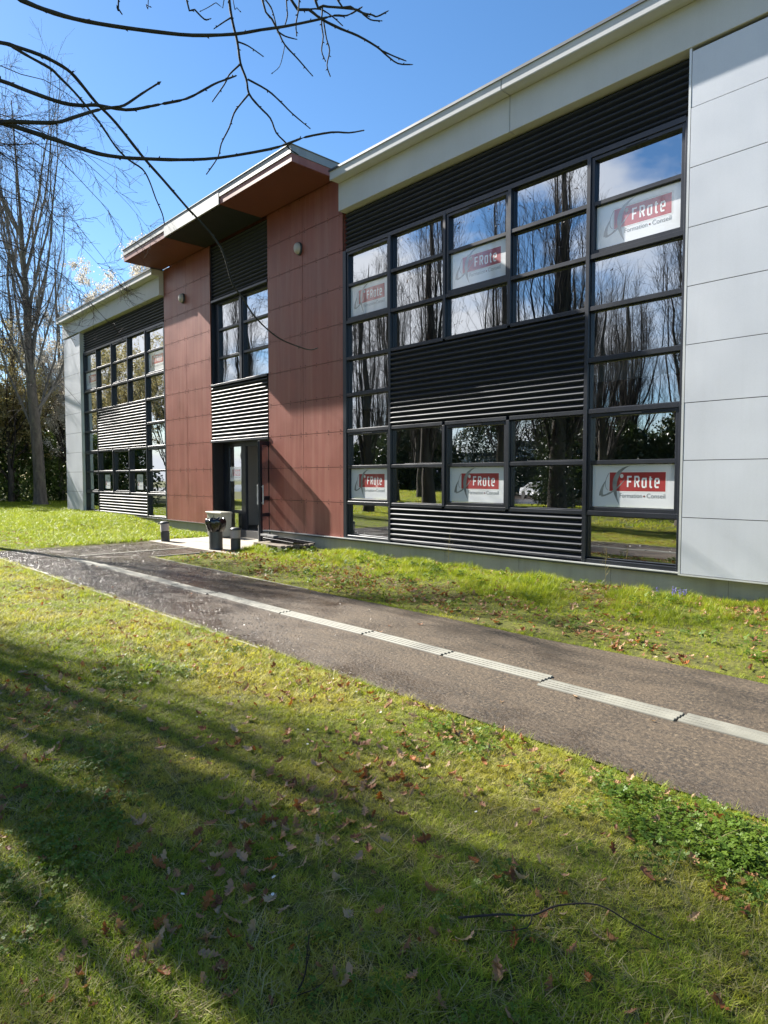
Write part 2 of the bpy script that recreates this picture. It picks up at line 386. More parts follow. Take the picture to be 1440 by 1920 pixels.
X, Y = np.meshgrid(xs, ys, indexing='ij'); Z = gz(X, Y)
nx, ny = len(xs), len(ys); I = np.arange(nx*ny).reshape(nx, ny)
Q = np.stack([I[:-1, :-1], I[1:, :-1], I[1:, 1:], I[:-1, 1:]], -1).reshape(-1, 4)
g = fastmesh('ground', np.stack([X, Y, Z], -1), Q, 'ground', smooth=True); tag(g, kind='structure')

def wobble_sheet(name, x0, x1, y0, y1, z, mat, amp=.02, step=.12, sides=(1, 1)):
    n = max(2, int((x1-x0)/step)+1); xx = np.linspace(x0, x1, n)
    r = np.random.default_rng(abs(hash(name)) % 1000 if False else int(abs(x0*7+y0*13)) % 997)
    def edge():
        e = r.normal(0, 1, n); e = np.convolve(e, np.ones(5)/5, 'same'); return e*amp
    ya = y0+edge()*sides[0]; yb = y1+edge()*sides[1]
    V = np.concatenate([np.stack([xx, ya, np.full(n, z)], -1), np.stack([xx, yb, np.full(n, z)], -1)])
    q = np.array([(i, i+1, n+i+1, n+i) for i in range(n-1)])
    return fastmesh(name, V, q, mat)
p1 = wobble_sheet('path', -15.3, 14, -5.40, -3.27, 0.0, 'asphalt', .025); tag(p1, kind='structure')
p2 = wobble_sheet('path', -15.3, -12.3, -3.29, -1.9, -.004, 'asphalt', .0); tag(p2, kind='structure')
p3 = wobble_sheet('path', -15.3, -14.0, -40, -5.38, -.004, 'asphalt', .0); tag(p3, kind='structure')
b = MB()
for i in range(4):
    for j in range(3):
        b.box(-15.5+i*1.05+.006, -15.5+(i+1)*1.05-.006, -1.9+j*.8+.006, -1.9+(j+1)*.8-.006, -.06, .004+random.uniform(-.002, .002), 'slab')
e_ = b.build('pavement'); tag(e_, kind='structure')
b = MB(); x = -14.0
while x < -5.5:
    b.box(x+.004, x+.996, -5.435, -5.405+random.uniform(-.003, .003), -.1, (.012 if x < -7 else .002)+random.uniform(-.008, .006), 'kerb', .004)
    x += 1
x = -12.2
while x < -7.5:
    b.box(x+.004, x+.996, -3.262, -3.232, -.1, .010+random.uniform(-.008, .006) if x < -7 else -.012, 'kerb', .004)
    x += 1
b.box(-12.25, -12.2, -3.2, -1.9, -.1, .01, 'kerb', .004)
k_ = b.build('kerb'); tag(k_, kind='structure')
# tarmac car park far behind the viewer
b = MB(); b.quad((-130, -62, .02), (40, -62, .02), (40, -27, .02), (-130, -27, .02), 'asphalt')
cp = b.build('car_park'); tag(cp, kind='structure')

# guide strip of ribbed plates
gs = empty('guiding_strip', (-5, -4.35, 0)); tag(gs, 'pale ribbed tactile guiding strip running along the middle of the asphalt path', 'guiding strip')
rr_ = np.random.default_rng(3)
x = -13.1; first = True
while x < 6:
    L = rr_.choice([.98, 1.0, 1.02, .66, 1.35]); yo = rr_.normal(0, .022); an = rr_.normal(0, .010)
    b = MB(); wd = .18; cx = x+L/2
    def P(xx, yy, zz): return (cx+(xx)*math.cos(an)-yy*math.sin(an), -4.375+yo+xx*math.sin(an)+yy*math.cos(an), zz)
    prof = [(-wd/2, .001), (-wd/2+.006, .006)]
    for k in range(4):
        c = -wd/2+.025+k*.0435
        prof += [(c-.016, .006), (c-.0105, .014), (c+.0105, .014), (c+.016, .006)]
    prof += [(wd/2-.006, .006), (wd/2, .001)]
    for s0, s1 in [(-L/2+.008, L/2-.008)]:
        for (a, za), (c, zc) in zip(prof[:-1], prof[1:]):
            b.quad(P(s0, a, za), P(s1, a, za), P(s1, c, zc), P(s0, c, zc), 'strip' if za+zc > .0135 else 'groove')
        b.poly([P(s0, a, za) for a, za in prof], 'strip'); b.poly([P(s1, a, za) for a, za in prof][::-1], 'strip')
    part_local(b.build('strip_plate'), gs)
    x += L+rr_.uniform(-.0, .02)
b = MB(); b.box(-13.36, -13.27, -4.2, -1.95, .0, .007, 'strip'); o = b.build('guiding_strip')
tag(o, 'thin pale guiding strip crossing the path towards the entrance paving', 'guiding strip')

# ------------------------------------------------------------------ building
L0, LM = 0.29, 0.72
def LZ(k): return L0+LM*k
GX = 1.3535
XR = [-10.378+GX*k for k in range(6)]           # right glazed bay
XR[5] = -3.56
XLb = [-18.478-GX*k for k in range(6)][::-1]    # left glazed bay
RL, RR, LL, LR = -13.083, -10.378, -18.478, -15.770
bld = empty('office_building', (-14.2, 0, 0)); tag(bld, 'two storey office building with dark red centre, pale grey ends, black louvres and big windows', 'building')
def part(mb, name, parent=bld, label=None, **kw):
    o = mb.build(name, **kw)
    if parent is bld: part_local(o, bld)
    else:
        o.parent = parent
    if label: o['label'] = label
    return o
def parts_each(mb, name, parent=None, label=None):
    """every loose box of mb becomes a part of its own"""
    par = list(range(len(mb.v)))
    def find(i):
        while par[i] != i: par[i] = par[par[i]]; i = par[i]
        return i
    for f in mb.f:
        for i in f[1:]: par[find(i)] = find(f[0])
    gr = {}
    for f, m_ in zip(mb.f, mb.mi): gr.setdefault(find(f[0]), []).append((f, m_))
    for fs in gr.values():
        n = MB(); idx = {}
        for f, m_ in fs:
            for i in f:
                if i not in idx: idx[i] = len(n.v); n.v.append(mb.v[i])
            n.f.append(tuple(idx[i] for i in f)); n.mi.append(n.mat(mb.mats[m_]))
        part(n, name, parent or bld, label)
XE0, XE1 = -26.9, -1.5
b = MB()
b.box(XE0+.25, RL-2.72, .03, .25, -.4, L0-.012, 'plinth'); b.box(RL+.0, XE1-.2, .03, .25, -.4, L0-.012, 'plinth')
b.box(XE0+.2, XE0+.25, .03, 14, -.4, L0-.012, 'plinth'); b.box(XE1-.2, XE1-.15, .03, 14, -.4, L0-.012, 'plinth')
for xx in np.arange(-9.2, -2, 1.55): b.box(xx, xx+.006, .028, .031, -.05, L0-.03, 'seam')
parts_each(b, 'plinth')
b = MB()
b.box(XE0+.02, LR, -.035, .03, L0-.012, L0+.004, 'cap'); b.box(RL, XR[5], -.035, .03, L0-.012, L0+.004, 'edge')
parts_each(b, 'sill')
b = MB()
b.box(RL+.0, XR[5]+.02, -.02, .028, L0-.04, L0-.013, 'cap'); parts_each(b, 'sill_flashing')
# shell: rear, sides, roof, floors
b = MB()
b.box(XE0, XE0+.2, .02, 14, L0, LZ(10)-.1, 'grey'); b.box(XE1-.2, XE1, .02, 14, L0, LZ(10)-.1, 'grey'); b.box(XE0, XE1, 14, 14.2, -.3, LZ(10)-.1, 'cream')
parts_each(b, 'wall')
b = MB(); b.box(XE0+.2, XE1-.2, .2, 14, LZ(10)-.25, LZ(10)-.12, 'cap'); part(b, 'roof')
b = MB(); b.box(XE0+.2, XE1-.2, .22, 13.9, L0-.3, L0-.1, 'infloor'); b.box(XE0+.2, XE1-.2, .16, 13.9, LZ(4)-.3, LZ(4)+.08, 'inceil'); parts_each(b, 'floor')
b = MB()
for (a, c) in ((XE0+.2, LL), (RR, XE1-.2)):
    b.box(a, c, 5.2, 5.3, L0-.1, LZ(9), 'inwall')
    b.box(a, c, .16, 5.2, LZ(8)+.1, LZ(8)+.2, 'inceil')
b.box(LL-.1, LL+.0, .16, 8, L0-.1, LZ(9), 'inwall'); b.box(RR, RR+.1, .16, 8, L0-.1, LZ(9), 'inwall')
b.box(XR[2]+.1, XR[2]+.2, .5, 5.2, L0-.1, LZ(9), 'inwall'); b.box(XLb[3]-.05, XLb[3]+.05, .5, 5.2, L0-.1, LZ(9), 'inwall')
parts_each(b, 'partition_wall')

def cladding(x0, x1, y0, depth, levels, mat, vx, edge=None, label=None, rivets=False, top=None, gap=.009):
    b = MB(); xx = [x0]+list(vx)+[x1]
    for k in levels:
        z0, z1 = LZ(k), LZ(k+1)
        if top and z1 > top: z1 = top
        for a, c in zip(xx[:-1], xx[1:]):
            j = random.uniform(-.0015, .0015)
            b.box(a+gap/2, c-gap/2, y0+j, y0+.014, z0+gap/2, z1-gap/2, mat)
            if rivets:
                for q in np.linspace(a+.09, c-.09, 4):
                    for zz in (z0+.035, z1-.035): b.box(q-.008, q+.008, y0-.004, y0+j-.0, zz-.008, zz+.008, 'joint')
    b.box(x0+.004, x1-.004, y0+.016, y0+.03, LZ(levels[0])+.004, (top or LZ(levels[-1]+1))-.004, 'joint')
    if edge is not None:   # side returns
        b.box(x0-.0, x0+.03, y0+.031, edge, LZ(levels[0]), (top or LZ(levels[-1]+1))-.01, mat); b.box(x1-.03, x1, y0+.031, edge, LZ(levels[0]), (top or LZ(levels[-1]+1))-.01, mat)
    return part(b, 'cladding', label=label)
cladding(RL, RR, 0, .03, range(0, 10), 'red', [(RL+RR)/2], .30, 'dark red cladding right of the entrance', True)
cladding(LL, LR, 0, .03, range(0, 10), 'red', [(LL+LR)/2], .30, 'dark red cladding left of the entrance', True)
cladding(XR[5]+.03, XE1, -.107, .1, range(0, 9), 'grey', [], .03, 'pale grey cladding on the right end', top=LZ(9)-.045)
cladding(XE0, -25.19, -.107, .1, range(0, 9), 'grey', [], .03, 'pale grey cladding on the left end', top=LZ(9)-.045)
b = MB(); b.box(XR[5]+.03, XE1, -.112, -.03, L0-.022, L0-.002, 'edge'); b.box(XE0, -25.19, -.112, -.03, L0-.022, L0-.002, 'edge')
b.box(XR[5], XR[5]+.028, -.109, .16, L0-.02, LZ(9)-.002, 'edge'); b.box(-25.188, -25.16, -.109, .16, L0-.02, LZ(9)-.002, 'edge'); parts_each(b, 'trim')

# beams and cornices
def beam(x0, x1, joints):
    b = MB(); xx = [x0]+joints+[x1]
    for a, c in zip(xx[:-1], xx[1:]):
        b.box(a+.005, c-.005, -.125, .16, LZ(9)-.002, 7.30, 'cream', .006)
    b.box(x0+.02, x1-.02, -.10, .15, LZ(9)+.02, 7.28, 'seam')
    o = part(b, 'beam')
    b = MB()
    for a, c in zip(xx[:-1], xx[1:]):
        b.box(a+.006, c-.006, -.345, .2, 7.302, 7.468, 'cream', .006)
    b.box(x0+.02, x1-.02, -.33, .18, 7.32, 7.45, 'seam')
    b.box(x0+.0, x1-.0, -.338, -.318, 7.296, 7.3015, 'cream')
    c_ = part(b, 'cornice')
    b = MB(); b.box(x0-.005, x1+.005, -.366, -.355, 7.452, 7.492, 'cap'); b.box(x0-.005, x1+.005, -.3545, .3, 7.4695, 7.492, 'cap')
    part(b, 'flashing', c_)
beam(-10.36, XE1+.05, [-6.24]); beam(-26.96, -18.50, [-22.6])

# louvres
def louvre(x0, x1, z0, z1, y=.0, pitch=.09, frame=True):
    b = MB(); n = int(round((z1-z0-.02)/pitch)); pt = (z1-z0-.02)/n; zz = z0+.01
    P = []; prof_ = [(.044, .0), (.040, .06), (.020, .20), (.004, .32), (-.003, .40), (-.006, .48), (-.0055, .55), (-.001, .63), (.008, .71), (.020, .79), (.034, .88), (.042, .95)]
    for k in range(n):
        P += [(y+a_, zz+f_*pt) for a_, f_ in prof_]
        zz += pt
    P.append((y+.044, zz)); s0_ = len(b.v)
    for (yy_, z_) in P: b.v += [(x0, yy_, z_), (x1, yy_, z_)]
    for k in range(len(P)-1): q_ = s0_+2*k; b.f.append((q_, q_+1, q_+3, q_+2)); b.mi.append(b.mat('louvre'))
    b.box(x0, x1, y+.047, y+.06, z0, z1, 'black')
    o = part(b, 'louvre_panel')
    o.data.polygons.foreach_set('use_smooth', [len(p_.vertices) == 4 and p_.material_index == 0 for p_ in o.data.polygons])
    xx = x0+1.35; bb = MB(); any_ = False
    while xx < x1-.3:
        for k in range(0, n, 2):
            zc = z0+.01+pt*(k+.5); bb.box(xx-.006, xx+.006, y-.009, y-.0045, zc-.006, zc+.006, 'frame'); any_ = True
        xx += GX
    return o

# window grids
FY0, FY1, GY = -.004, .13, .085
def grid_box(b, a, c, z0, z1, w=.07, y0=FY0):
    """perimeter frame of one opening"""
    b.box(a, a+w, y0, FY1, z0, z1, 'frame', .004); b.box(c-w, c, y0, FY1, z0, z1, 'frame', .004)
def window(x0, x1, z0, z1, mids=(), sash=False, y=GY, st=None):
    """one opening: bead or sash frame with pane (and sticker) as sub-parts"""
    b = MB(); w = .050 if sash else .012; yf = y-.067 if sash else y-.035
    b.box(x0, x0+w, yf, y+.02, z0, z1, 'frame', .003); b.box(x1-w, x1, yf, y+.02, z0, z1, 'frame', .003)
    b.box(x0+w, x1-w, yf+.001, y+.02, z0, z0+w, 'frame', .003); b.box(x0+w, x1-w, yf+.001, y+.02, z1-w, z1, 'frame', .003)
    for m_ in mids: b.box(x0+w, x1-w, yf+.004, y+.02, m_-.028, m_+.028, 'frame', .003)
    if sash: b.box((x0+x1)/2-.15, (x0+x1)/2+.15, yf-.012, yf-.001, z1-.035, z1-.02, 'frame')
    o = part(b, 'window')
    g_ = MB(); zs = [z0+w]+[q for m_ in mids for q in (m_-.028, m_+.028)]+[z1-w]
    for za, zb in zip(zs[::2], zs[1::2]):
        t1, t2 = random.gauss(0, .0018), random.gauss(0, .0018)
        g_.quad((x0+w, y-t1-t2, za), (x1-w, y+t1-t2, za), (x1-w, y+t1+t2, zb), (x0+w, y-t1+t2, zb), 'glass')
    part(g_, 'pane', o)
    if st == 'logo': logo(x0+w+.004, x1-w-.004, zs[0]+.004, zs[1]-.004, y-.0075, o)
    if st == 'poster': poster(x0+(x1-x0)*.30, x0+(x1-x0)*.30+.45, z0+.10, z0+.58, y-.0075, o)
    return o

def ribbon(b, pts, wd, y, mat, T):
    """mitred flat stroke in the sticker plane; T maps (u,v) to (x,z)"""
    p = np.array(pts, float); n = len(p); L = []; Rr = []
    for i in range(n):
        d1 = p[i]-p[i-1] if i > 0 else p[1]-p[0]; d2 = p[i+1]-p[i] if i < n-1 else p[-1]-p[-2]
        d1 = d1/np.linalg.norm(d1); d2 = d2/np.linalg.norm(d2); t = d1+d2; t = t/np.linalg.norm(t)
        nn = np.array([-t[1], t[0]]); k = 1/max(.35, nn@np.array([-d1[1], d1[0]])); h = wd[i] if hasattr(wd, '__len__') else wd
        L.append(p[i]+nn*h*k/2); Rr.append(p[i]-nn*h*k/2)
    for i in range(n-1):
        q = [Rr[i], Rr[i+1], L[i+1], L[i]]; b.quad(*[(T(*c)[0], y, T(*c)[1]) for c in q], mat)
GL = {'F': (.62, [[(0, 0), (0, 1), (.6, 1)], [(.0, .52), (.52, .52)]]),
 'R': (.62, [[(0, 0), (0, 1), (.46, 1), (.58, .88), (.58, .62), (.46, .5), (.0, .5)], [(.3, .5), (.6, 0)]]),
 'a': (.56, [[(.54, -.02), (.54, .82), (.10, .82), (.02, .72), (.02, .12), (.12, 0), (.48, 0)]]),
 't': (.42, [[(.14, 1.02), (.14, .1), (.22, 0), (.42, 0)], [(-.04, .78), (.42, .78)]]),
 'e': (.56, [[(.5, 0), (.1, 0), (0, .1), (0, .68), (.1, .8), (.42, .8), (.52, .68), (.52, .4), (.0, .4)]])}
def text_mesh(body, size, x, z, y, mat, parent, sx=1.0, name='lettering'):
    cu = bpy.data.curves.new('txt', 'FONT'); cu.body = body; cu.size = size; cu.extrude = 0
    o = bpy.data.objects.new('txt', cu); COL.objects.link(o); bpy.context.view_layer.update()
    me = bpy.data.meshes.new_from_object(o.evaluated_get(bpy.context.evaluated_depsgraph_get()))
    bpy.data.objects.remove(o); bpy.data.curves.remove(cu)
    V = [(x+v.co.x*sx, y, z+v.co.y) for v in me.vertices]
    F = [tuple(p.vertices) for p in me.polygons]; bpy.data.meshes.remove(me)
    return V, F
def add_text(b, body, size, x, z, y, mat, wfit=None):
    V, F = text_mesh(body, size, x, z, y, mat, None)
    if wfit:
        w0 = max(v[0] for v in V)-x; V = [(x+(v[0]-x)*wfit/w0, v[1], v[2]) for v in V]
    n = len(b.v); b.v += V; b.f += [tuple(n+i for i in f) for f in F]; b.mi += [b.mat(mat)]*len(F)
def bez(p0, p1, p2, p3, n=14):
    t = np.linspace(0, 1, n)[:, None]; p0, p1, p2, p3 = map(np.array, (p0, p1, p2, p3))
    return (1-t)**3*p0+3*(1-t)**2*t*p1+3*(1-t)*t*t*p2+t**3*p3
def logo(x0, x1, z0, z1, y, parent, part_=True):
    W, H = x1-x0, z1-z0
    b = MB(); T = lambda u, v: (x0+u*W, z0+v*H)
    e = .00025
    def rect(u0, u1, v0, v1, yy, m): b.quad((T(u0, v0)[0], yy, T(u0, v0)[1]), (T(u1, v0)[0], yy, T(u0, v0)[1]), (T(u1, v1)[0], yy, T(u1, v1)[1]), (T(u0, v1)[0], yy, T(u1, v1)[1]), m)
    rect(.005, .995, .01, .99, y, 'white')
    rect(.207, .903, .353, .842, y-e, 'lgrey2' if False else 'edge')
    rect(.215, .895, .368, .828, y-2*e, 'ltext')
    rect(.222, .888, .381, .815, y-3*e, 'lred')
    # silver figure: crescent, loop and dot
    yy = y-4*e
    o = bez((.49, .975), (.20, .90), (.22, .40), (.35, .06)); i_ = bez((.49, .975), (.30, .86), (.275, .45), (.35, .06))
    for k in range(len(o)-1): b.quad(*[(T(*c)[0], yy, T(*c)[1]) for c in (o[k], i_[k], i_[k+1], o[k+1])], 'lgrey')
    c2 = bez((.215, .80), (.15, .62), (.16, .44), (.205, .40), 10); ribbon(b, c2, .008, yy-e*.3, 'lgrey', T)
    c3 = bez((.175, .62), (.13, .50), (.11, .36), (.118, .27), 8); ribbon(b, c3, np.linspace(.01, .055, 8), yy-e*.6, 'lgrey', T)
    c4 = bez((.118, .27), (.19, .25), (.33, .44), (.41, .65), 12); ribbon(b, c4, np.concatenate([np.linspace(.05, .03, 4), np.linspace(.035, .006, 8)]), yy-e*.9, 'lgrey', T)
    q = [(T(.373, .73)[0]+.0225*W*.95*math.cos(a), yy-e, T(.373, .73)[1]+.048*H*math.sin(a)) for a in np.linspace(0, 2*math.pi, 17)[:-1]]
    b.poly(q, 'edge')
    # letters
    u = .447; lh = .235; lw = .075; base = .478; k = 0
    for ch, adv in (('F', .088), ('R', .086), ('a', .082), ('t', .068), ('e', .08)):
        for s_ in GL[ch][1]:
            pts = [(u+px*lw*1.45*.72, base+pz*lh) for px, pz in s_]
            A = W/H; TT = lambda a, c: (x0+a*W, z0+c*W)
            pp = [(a, c/A) for a, c in pts]; ribbon(b, pp, .0185, yy-e-.00003*k, 'ltext', TT); k += 1
        u += adv
    add_text(b, 'Formation', .082*H/.58*1.02, T(.345, .235)[0], T(.345, .235)[1], yy-e, 'lgrey2', W*.275)
    add_text(b, 'Conseil', .082*H/.58*1.02, T(.672, .235)[0], T(.672, .235)[1], yy-e, 'lgrey2', W*.213)
    q = [(T(.646, .27)[0]+.011*W*math.cos(a), yy-e, T(.646, .27)[1]+.011*W*math.sin(a)) for a in np.linspace(0, 2*math.pi, 13)[:-1]]
    b.poly(q, 'maroon')
    part(b, 'sticker', parent)
def poster(x0, x1, z0, z1, y, parent):
    W, H = x1-x0, z1-z0; b = MB(); e = .0003
    b.quad((x0, y, z0), (x1, y, z0), (x1, y, z1), (x0, y, z1), 'white')
    add_text(b, 'S', .20, x0+.02*W, z0+.24*H, y-e, 'lred', .11); add_text(b, 'F', .26, x0+.26*W, z0+.26*H, y-e*1.5, 'maroon', .07)
    add_text(b, 'TRNC', .12, x0+.42*W, z0+.66*H, y-e, 'lgrey2', W*.52); add_text(b, 'GROUPE', .11, x0+.42*W, z0+.42*H, y-e, 'lgrey2', W*.52)
    b.quad((x0+.42*W, y-e, z0+.22*H), (x0+.9*W, y-e, z0+.22*H), (x0+.9*W, y-e, z0+.25*H), (x0+.42*W, y-e, z0+.25*H), 'lgrey2')
    part(b, 'sticker', parent)

def bay(xs, mirror=False, stick_low=True, posters=False):
    """five column glazed bay; xs = six mullion lines"""
    b = MB(); mw = .030
    for i, x in enumerate(xs):
        if i == 0: a, c = x, x+.10
        elif i == 5: a, c = x-.075, x
        else: a, c = x-mw, x+mw
        if i in (0, 5): segs = [(0, 8)]
        elif i in (1, 4): segs = [(0, 8)]
        else: segs = [(1, 3), (5, 8)]
        for s0, s1 in segs: b.box(a, c, FY0, FY1, LZ(s0)+(.0 if s0 else .004), LZ(s1)-.03, 'frame', .004)
    def tr(i, k, w=.033, zz=None):
        z = LZ(k) if zz is None else zz
        a = xs[i]+(.10 if i == 0 else mw); c = xs[i+1]-(.075 if i == 4 else mw)
        b.box(a+.0005, c-.0005, FY0+.005, FY1-.002, z-w, z+w, 'frame', .004)
    for i in (0, 4):
        for k in (1, 3, 4, 5, 6): tr(i, k)
        tr(i, 0, .030, L0+.035)
    for i in (1, 2, 3):
        for k in (1, 3, 5): tr(i, k, .030)
    tr(2, 6)
    for i in (1, 3):
        for k in (2, 6, 7): tr(i, k, .030)
    b.box(xs[0]+.10, xs[5]-.075, FY0+.004, FY1, LZ(8)-.075, LZ(8)-.002, 'frame', .003)
    part(b, 'window_frame')
    for i in range(5):
        a = xs[i]+(.10 if i == 0 else mw)+.001; c = xs[i+1]-(.075 if i == 4 else mw)-.001; w = .034; tz = LZ(8)-.076
        if i in (0, 4):
            low = 'logo' if stick_low else None
            window(a, c, LZ(6)+w, tz, (LZ(7),), True, st='logo'); window(a, c, LZ(5)+w, LZ(6)-w); window(a, c, LZ(4)+w, LZ(5)-w)
            window(a, c, LZ(3)+w, LZ(4)-w); window(a, c, LZ(1)+w, LZ(3)-w, (LZ(2),), True, st=low); window(a, c, L0+.076, LZ(1)-w)
        elif i == 2:
            window(a, c, LZ(6)+w, tz, (LZ(7),), True, st='logo' if stick_low else None); window(a, c, LZ(5)+w, LZ(6)-w)
            window(a, c, LZ(1)+w, LZ(3)-w, (LZ(2),), True, st='logo' if stick_low else None)
        else:
            window(a, c, LZ(7)+w, tz); window(a, c, LZ(6)+w, LZ(7)-w); window(a, c, LZ(5)+w, LZ(6)-w)
            window(a, c, LZ(2)+w, LZ(3)-w); window(a, c, LZ(1)+w, LZ(2)-w, st='poster' if posters else None)
    louvre(xs[0]+.06, xs[5]-.01, LZ(8)+.0, LZ(9)-.004, .03)
    louvre(xs[1]+mw+.001, xs[4]-mw-.001, LZ(3)+.031, LZ(5)-.031, .0)
    louvre(xs[1]+mw+.001, xs[4]-mw-.001, L0+.005, LZ(1)-.031, .0)
bay(XR); bay(XLb, stick_low=False, posters=True)

# centre bay: louvre, window, louvre, door
cx0, cx1 = LR, RL
louvre(cx0+.03, cx1-.03, LZ(8)+.03, LZ(10)-.004, .05)
b = MB(); b.box(cx0, cx0+.029, .032, .25, LZ(3)+.04, LZ(10)-.02, 'frame'); b.box(cx1-.029, cx1, .032, .25, LZ(3)+.04, LZ(10)-.02, 'frame')
b.box(cx0+.03, cx1-.03, -.03, .24, LZ(5)-.02, LZ(5)+.03, 'frame', .004); b.box(cx0+.03, cx1-.03, .0, .24, LZ(8)-.03, LZ(8)+.028, 'frame', .004)
b.box(cx0+.0, cx1-.0, -.03, .34, LZ(3)-.03, LZ(3)+.03, 'frame', .004)
xm = -14.46
for a, c, y0 in ((cx0+.03, cx0+.16, .12), (xm-.05, xm+.05, .10), (cx1-.10, cx1-.03, .12)): b.box(a, c, y0, .26, LZ(5)+.031, LZ(8)-.031, 'frame', .004)
part(b, 'window_frame', label='dark frame of the centre bay above the entrance')
for a, c in ((cx0+.162, xm-.052), (xm+.052, cx1-.102)):
    window(a, c, LZ(5)+.033, LZ(8)-.033, (LZ(6), LZ(7)), True, y=.19)
louvre(cx0+.03, cx1-.03, LZ(3)+.032, LZ(5)-.022, -.005)
# upper room of the centre bay
b = MB(); b.box(cx0-.4, cx0-.3, .3, 4, LZ(3), LZ(9), 'inwall'); b.box(cx1+.3, cx1+.4, .3, 4, LZ(3), LZ(9), 'inwall'); b.box(cx0-.4, cx1+.4, 4, 4.1, L0, LZ(9), 'inwall'); parts_each(b, 'partition_wall')
# entrance lobby and door (door plane y = .3)
DY = .30; DT = LZ(3)-.035
b = MB()
b.box(cx0-.0, cx0+.05, .031, DY-.001, 0, DT, 'black'); b.box(cx1-.05, cx1, .031, DY-.001, 0, DT, 'black')
b.box(cx0-.3, cx0+.22, DY, DY+.07, 0.0, DT, 'frame'); b.box(cx1-.05, cx1+.2, DY, DY+.07, 0.0, DT, 'frame')
b.box(-14.78, -14.62, DY, DY+.08, 0, DT, 'frame', .004); b.box(cx0+.222, cx1-.052, DY+.004, DY+.066, DT-.10, DT, 'frame')
parts_each(b, 'door_frame')
sd = MB(); a, c = cx0+.225, -14.785
sd.box(a, a+.12, DY+.006, DY+.06, 0.02, DT-.102, 'frame', .003); sd.box(c-.05, c, DY+.006, DY+.06, 0.02, DT-.102, 'frame', .003)
sd.box(a+.122, c-.052, DY+.008, DY+.058, 0.02, .16, 'frame', .003); sd.box(a+.122, c-.052, DY+.008, DY+.058, .60, .68, 'frame', .003)
o = part(sd, 'side_light')
g_ = MB(); g_.quad((a+.12, DY+.03, .16), (c-.05, DY+.03, .16), (c-.05, DY+.03, .6), (a+.12, DY+.03, .6), 'glass'); g_.quad((a+.12, DY+.03, .68), (c-.05, DY+.032, .68), (c-.05, DY+.03, DT-.102), (a+.12, DY+.03, DT-.102), 'glass'); part(g_, 'pane', o)
logo(a+.13, c-.052, 1.42, 1.80, DY+.024, o)
# open leaf: hinge near (-13.14,.30), tip near (-12.95,-.37)
hx, hy, tx, ty = -13.215, .29, -12.955, -.36
lw_ = math.hypot(tx-hx, ty-hy); dp = empty('door', (0, 0, 0)); dp.parent = bld; dp.matrix_parent_inverse = Matrix.Translation(-Vector(bld.location))
dp.location = (hx, hy, 0); dp.rotation_euler = (0, 0, math.atan2(ty-hy, tx-hx))
def dpart(mb, name, **k):
    o = mb.build(name, **k); o.parent = dp; return o
b = MB(); TH = .028
b.box(0, .09, -TH, TH, .03, DT-.06, 'frame', .004); b.box(lw_-.09, lw_, -TH, TH, .03, DT-.06, 'frame', .004)
for z0, z1 in ((.03, .15), (.62, .70), (1.0, 1.09), (DT-.15, DT-.06)): b.box(.091, lw_-.091, -TH+.002, TH-.002, z0, z1, 'frame', .003)
dpart(b, 'leaf_frame')
b = MB(); b.quad((.09, 0, .15), (lw_-.09, 0, .15), (lw_-.09, 0, DT-.15), (.09, 0, DT-.15), 'glass'); dpart(b, 'pane')
b = MB(); b.box(.14, lw_-.14, -.006, -.003, 1.42, 1.95, 'white'); dpart(b, 'notice')
b = MB()
for s_ in (-1, 1):
    b.box(lw_-.06, lw_-.035, s_*.075-.012, s_*.075+.012, .9, 1.35, 'edge', .004)
    for z in (.93, 1.3): b.box(lw_-.055, lw_-.04, min(s_*.03, s_*.066), max(s_*.03, s_*.066), z, z+.015, 'edge')
    dpart(b, 'handle'); b = MB()
b.box(lw_-.03, lw_-.015, -.05, -.03, .03, .42, 'edge', .002)
dpart(b, 'bolt')
# lobby interior
b = MB(); b.box(cx0-.35, cx1+.35, DY+.07, 4, -.12, -.002, 'infloor'); parts_each(b, 'floor')
b = MB(); b.box(cx0-.4, cx0-.3, DY+.08, 4, -.1, LZ(3), 'inwall'); b.box(cx1+.3, cx1+.4, DY+.08, 4, -.1, LZ(3), 'inwall')
b.box(-14.6, cx1+.3, .95, 1.03, 0, LZ(3), 'inwall')
b.box(-14.45, -14.4, .91, .949, 0, .86, 'frame'); b.box(-14.45, -12.9, .912, .949, .861, .93, 'frame'); b.box(-14.12, -13.5, .915, .949, 1.25, 1.85, 'black')
parts_each(b, 'partition_wall')
b = MB(); b.box(-14.39, -12.9, .90, .9485, 0, .10, 'frame'); part(b, 'skirting')

# canopy
cn = MB(); CX0, CXa, CXb, CX1 = -18.6, -16.02, -13.30, -10.58; CY = -1.10
cn.box(CX0, CXa-.001, CY+.02, .0, 7.512, 7.66, 'red'); cn.box(CXb+.001, CX1, CY+.02, .0, 7.512, 7.66, 'red')
o = part(cn, 'canopy')
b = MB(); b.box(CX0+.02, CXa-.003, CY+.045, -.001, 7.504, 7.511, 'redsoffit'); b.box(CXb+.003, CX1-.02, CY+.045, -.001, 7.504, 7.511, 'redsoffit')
b.box(CXa, CXb, CY+.06, .03, 7.508, 7.62, 'blacksoffit'); parts_each(b, 'soffit', o)
b = MB(); b.box(CX0-.012, CXa-.001, CY, .2, 7.661, 7.815, 'zinc', .004); b.box(CXb+.001, CX1+.012, CY, .2, 7.661, 7.815, 'zinc', .004)
b.box(CXa, CXb, CY-.006, CY+.04, 7.506, 7.812, 'zinc', .004); b.box(CXa, CXb, CY+.041, .2, 7.68, 7.81, 'zinc')
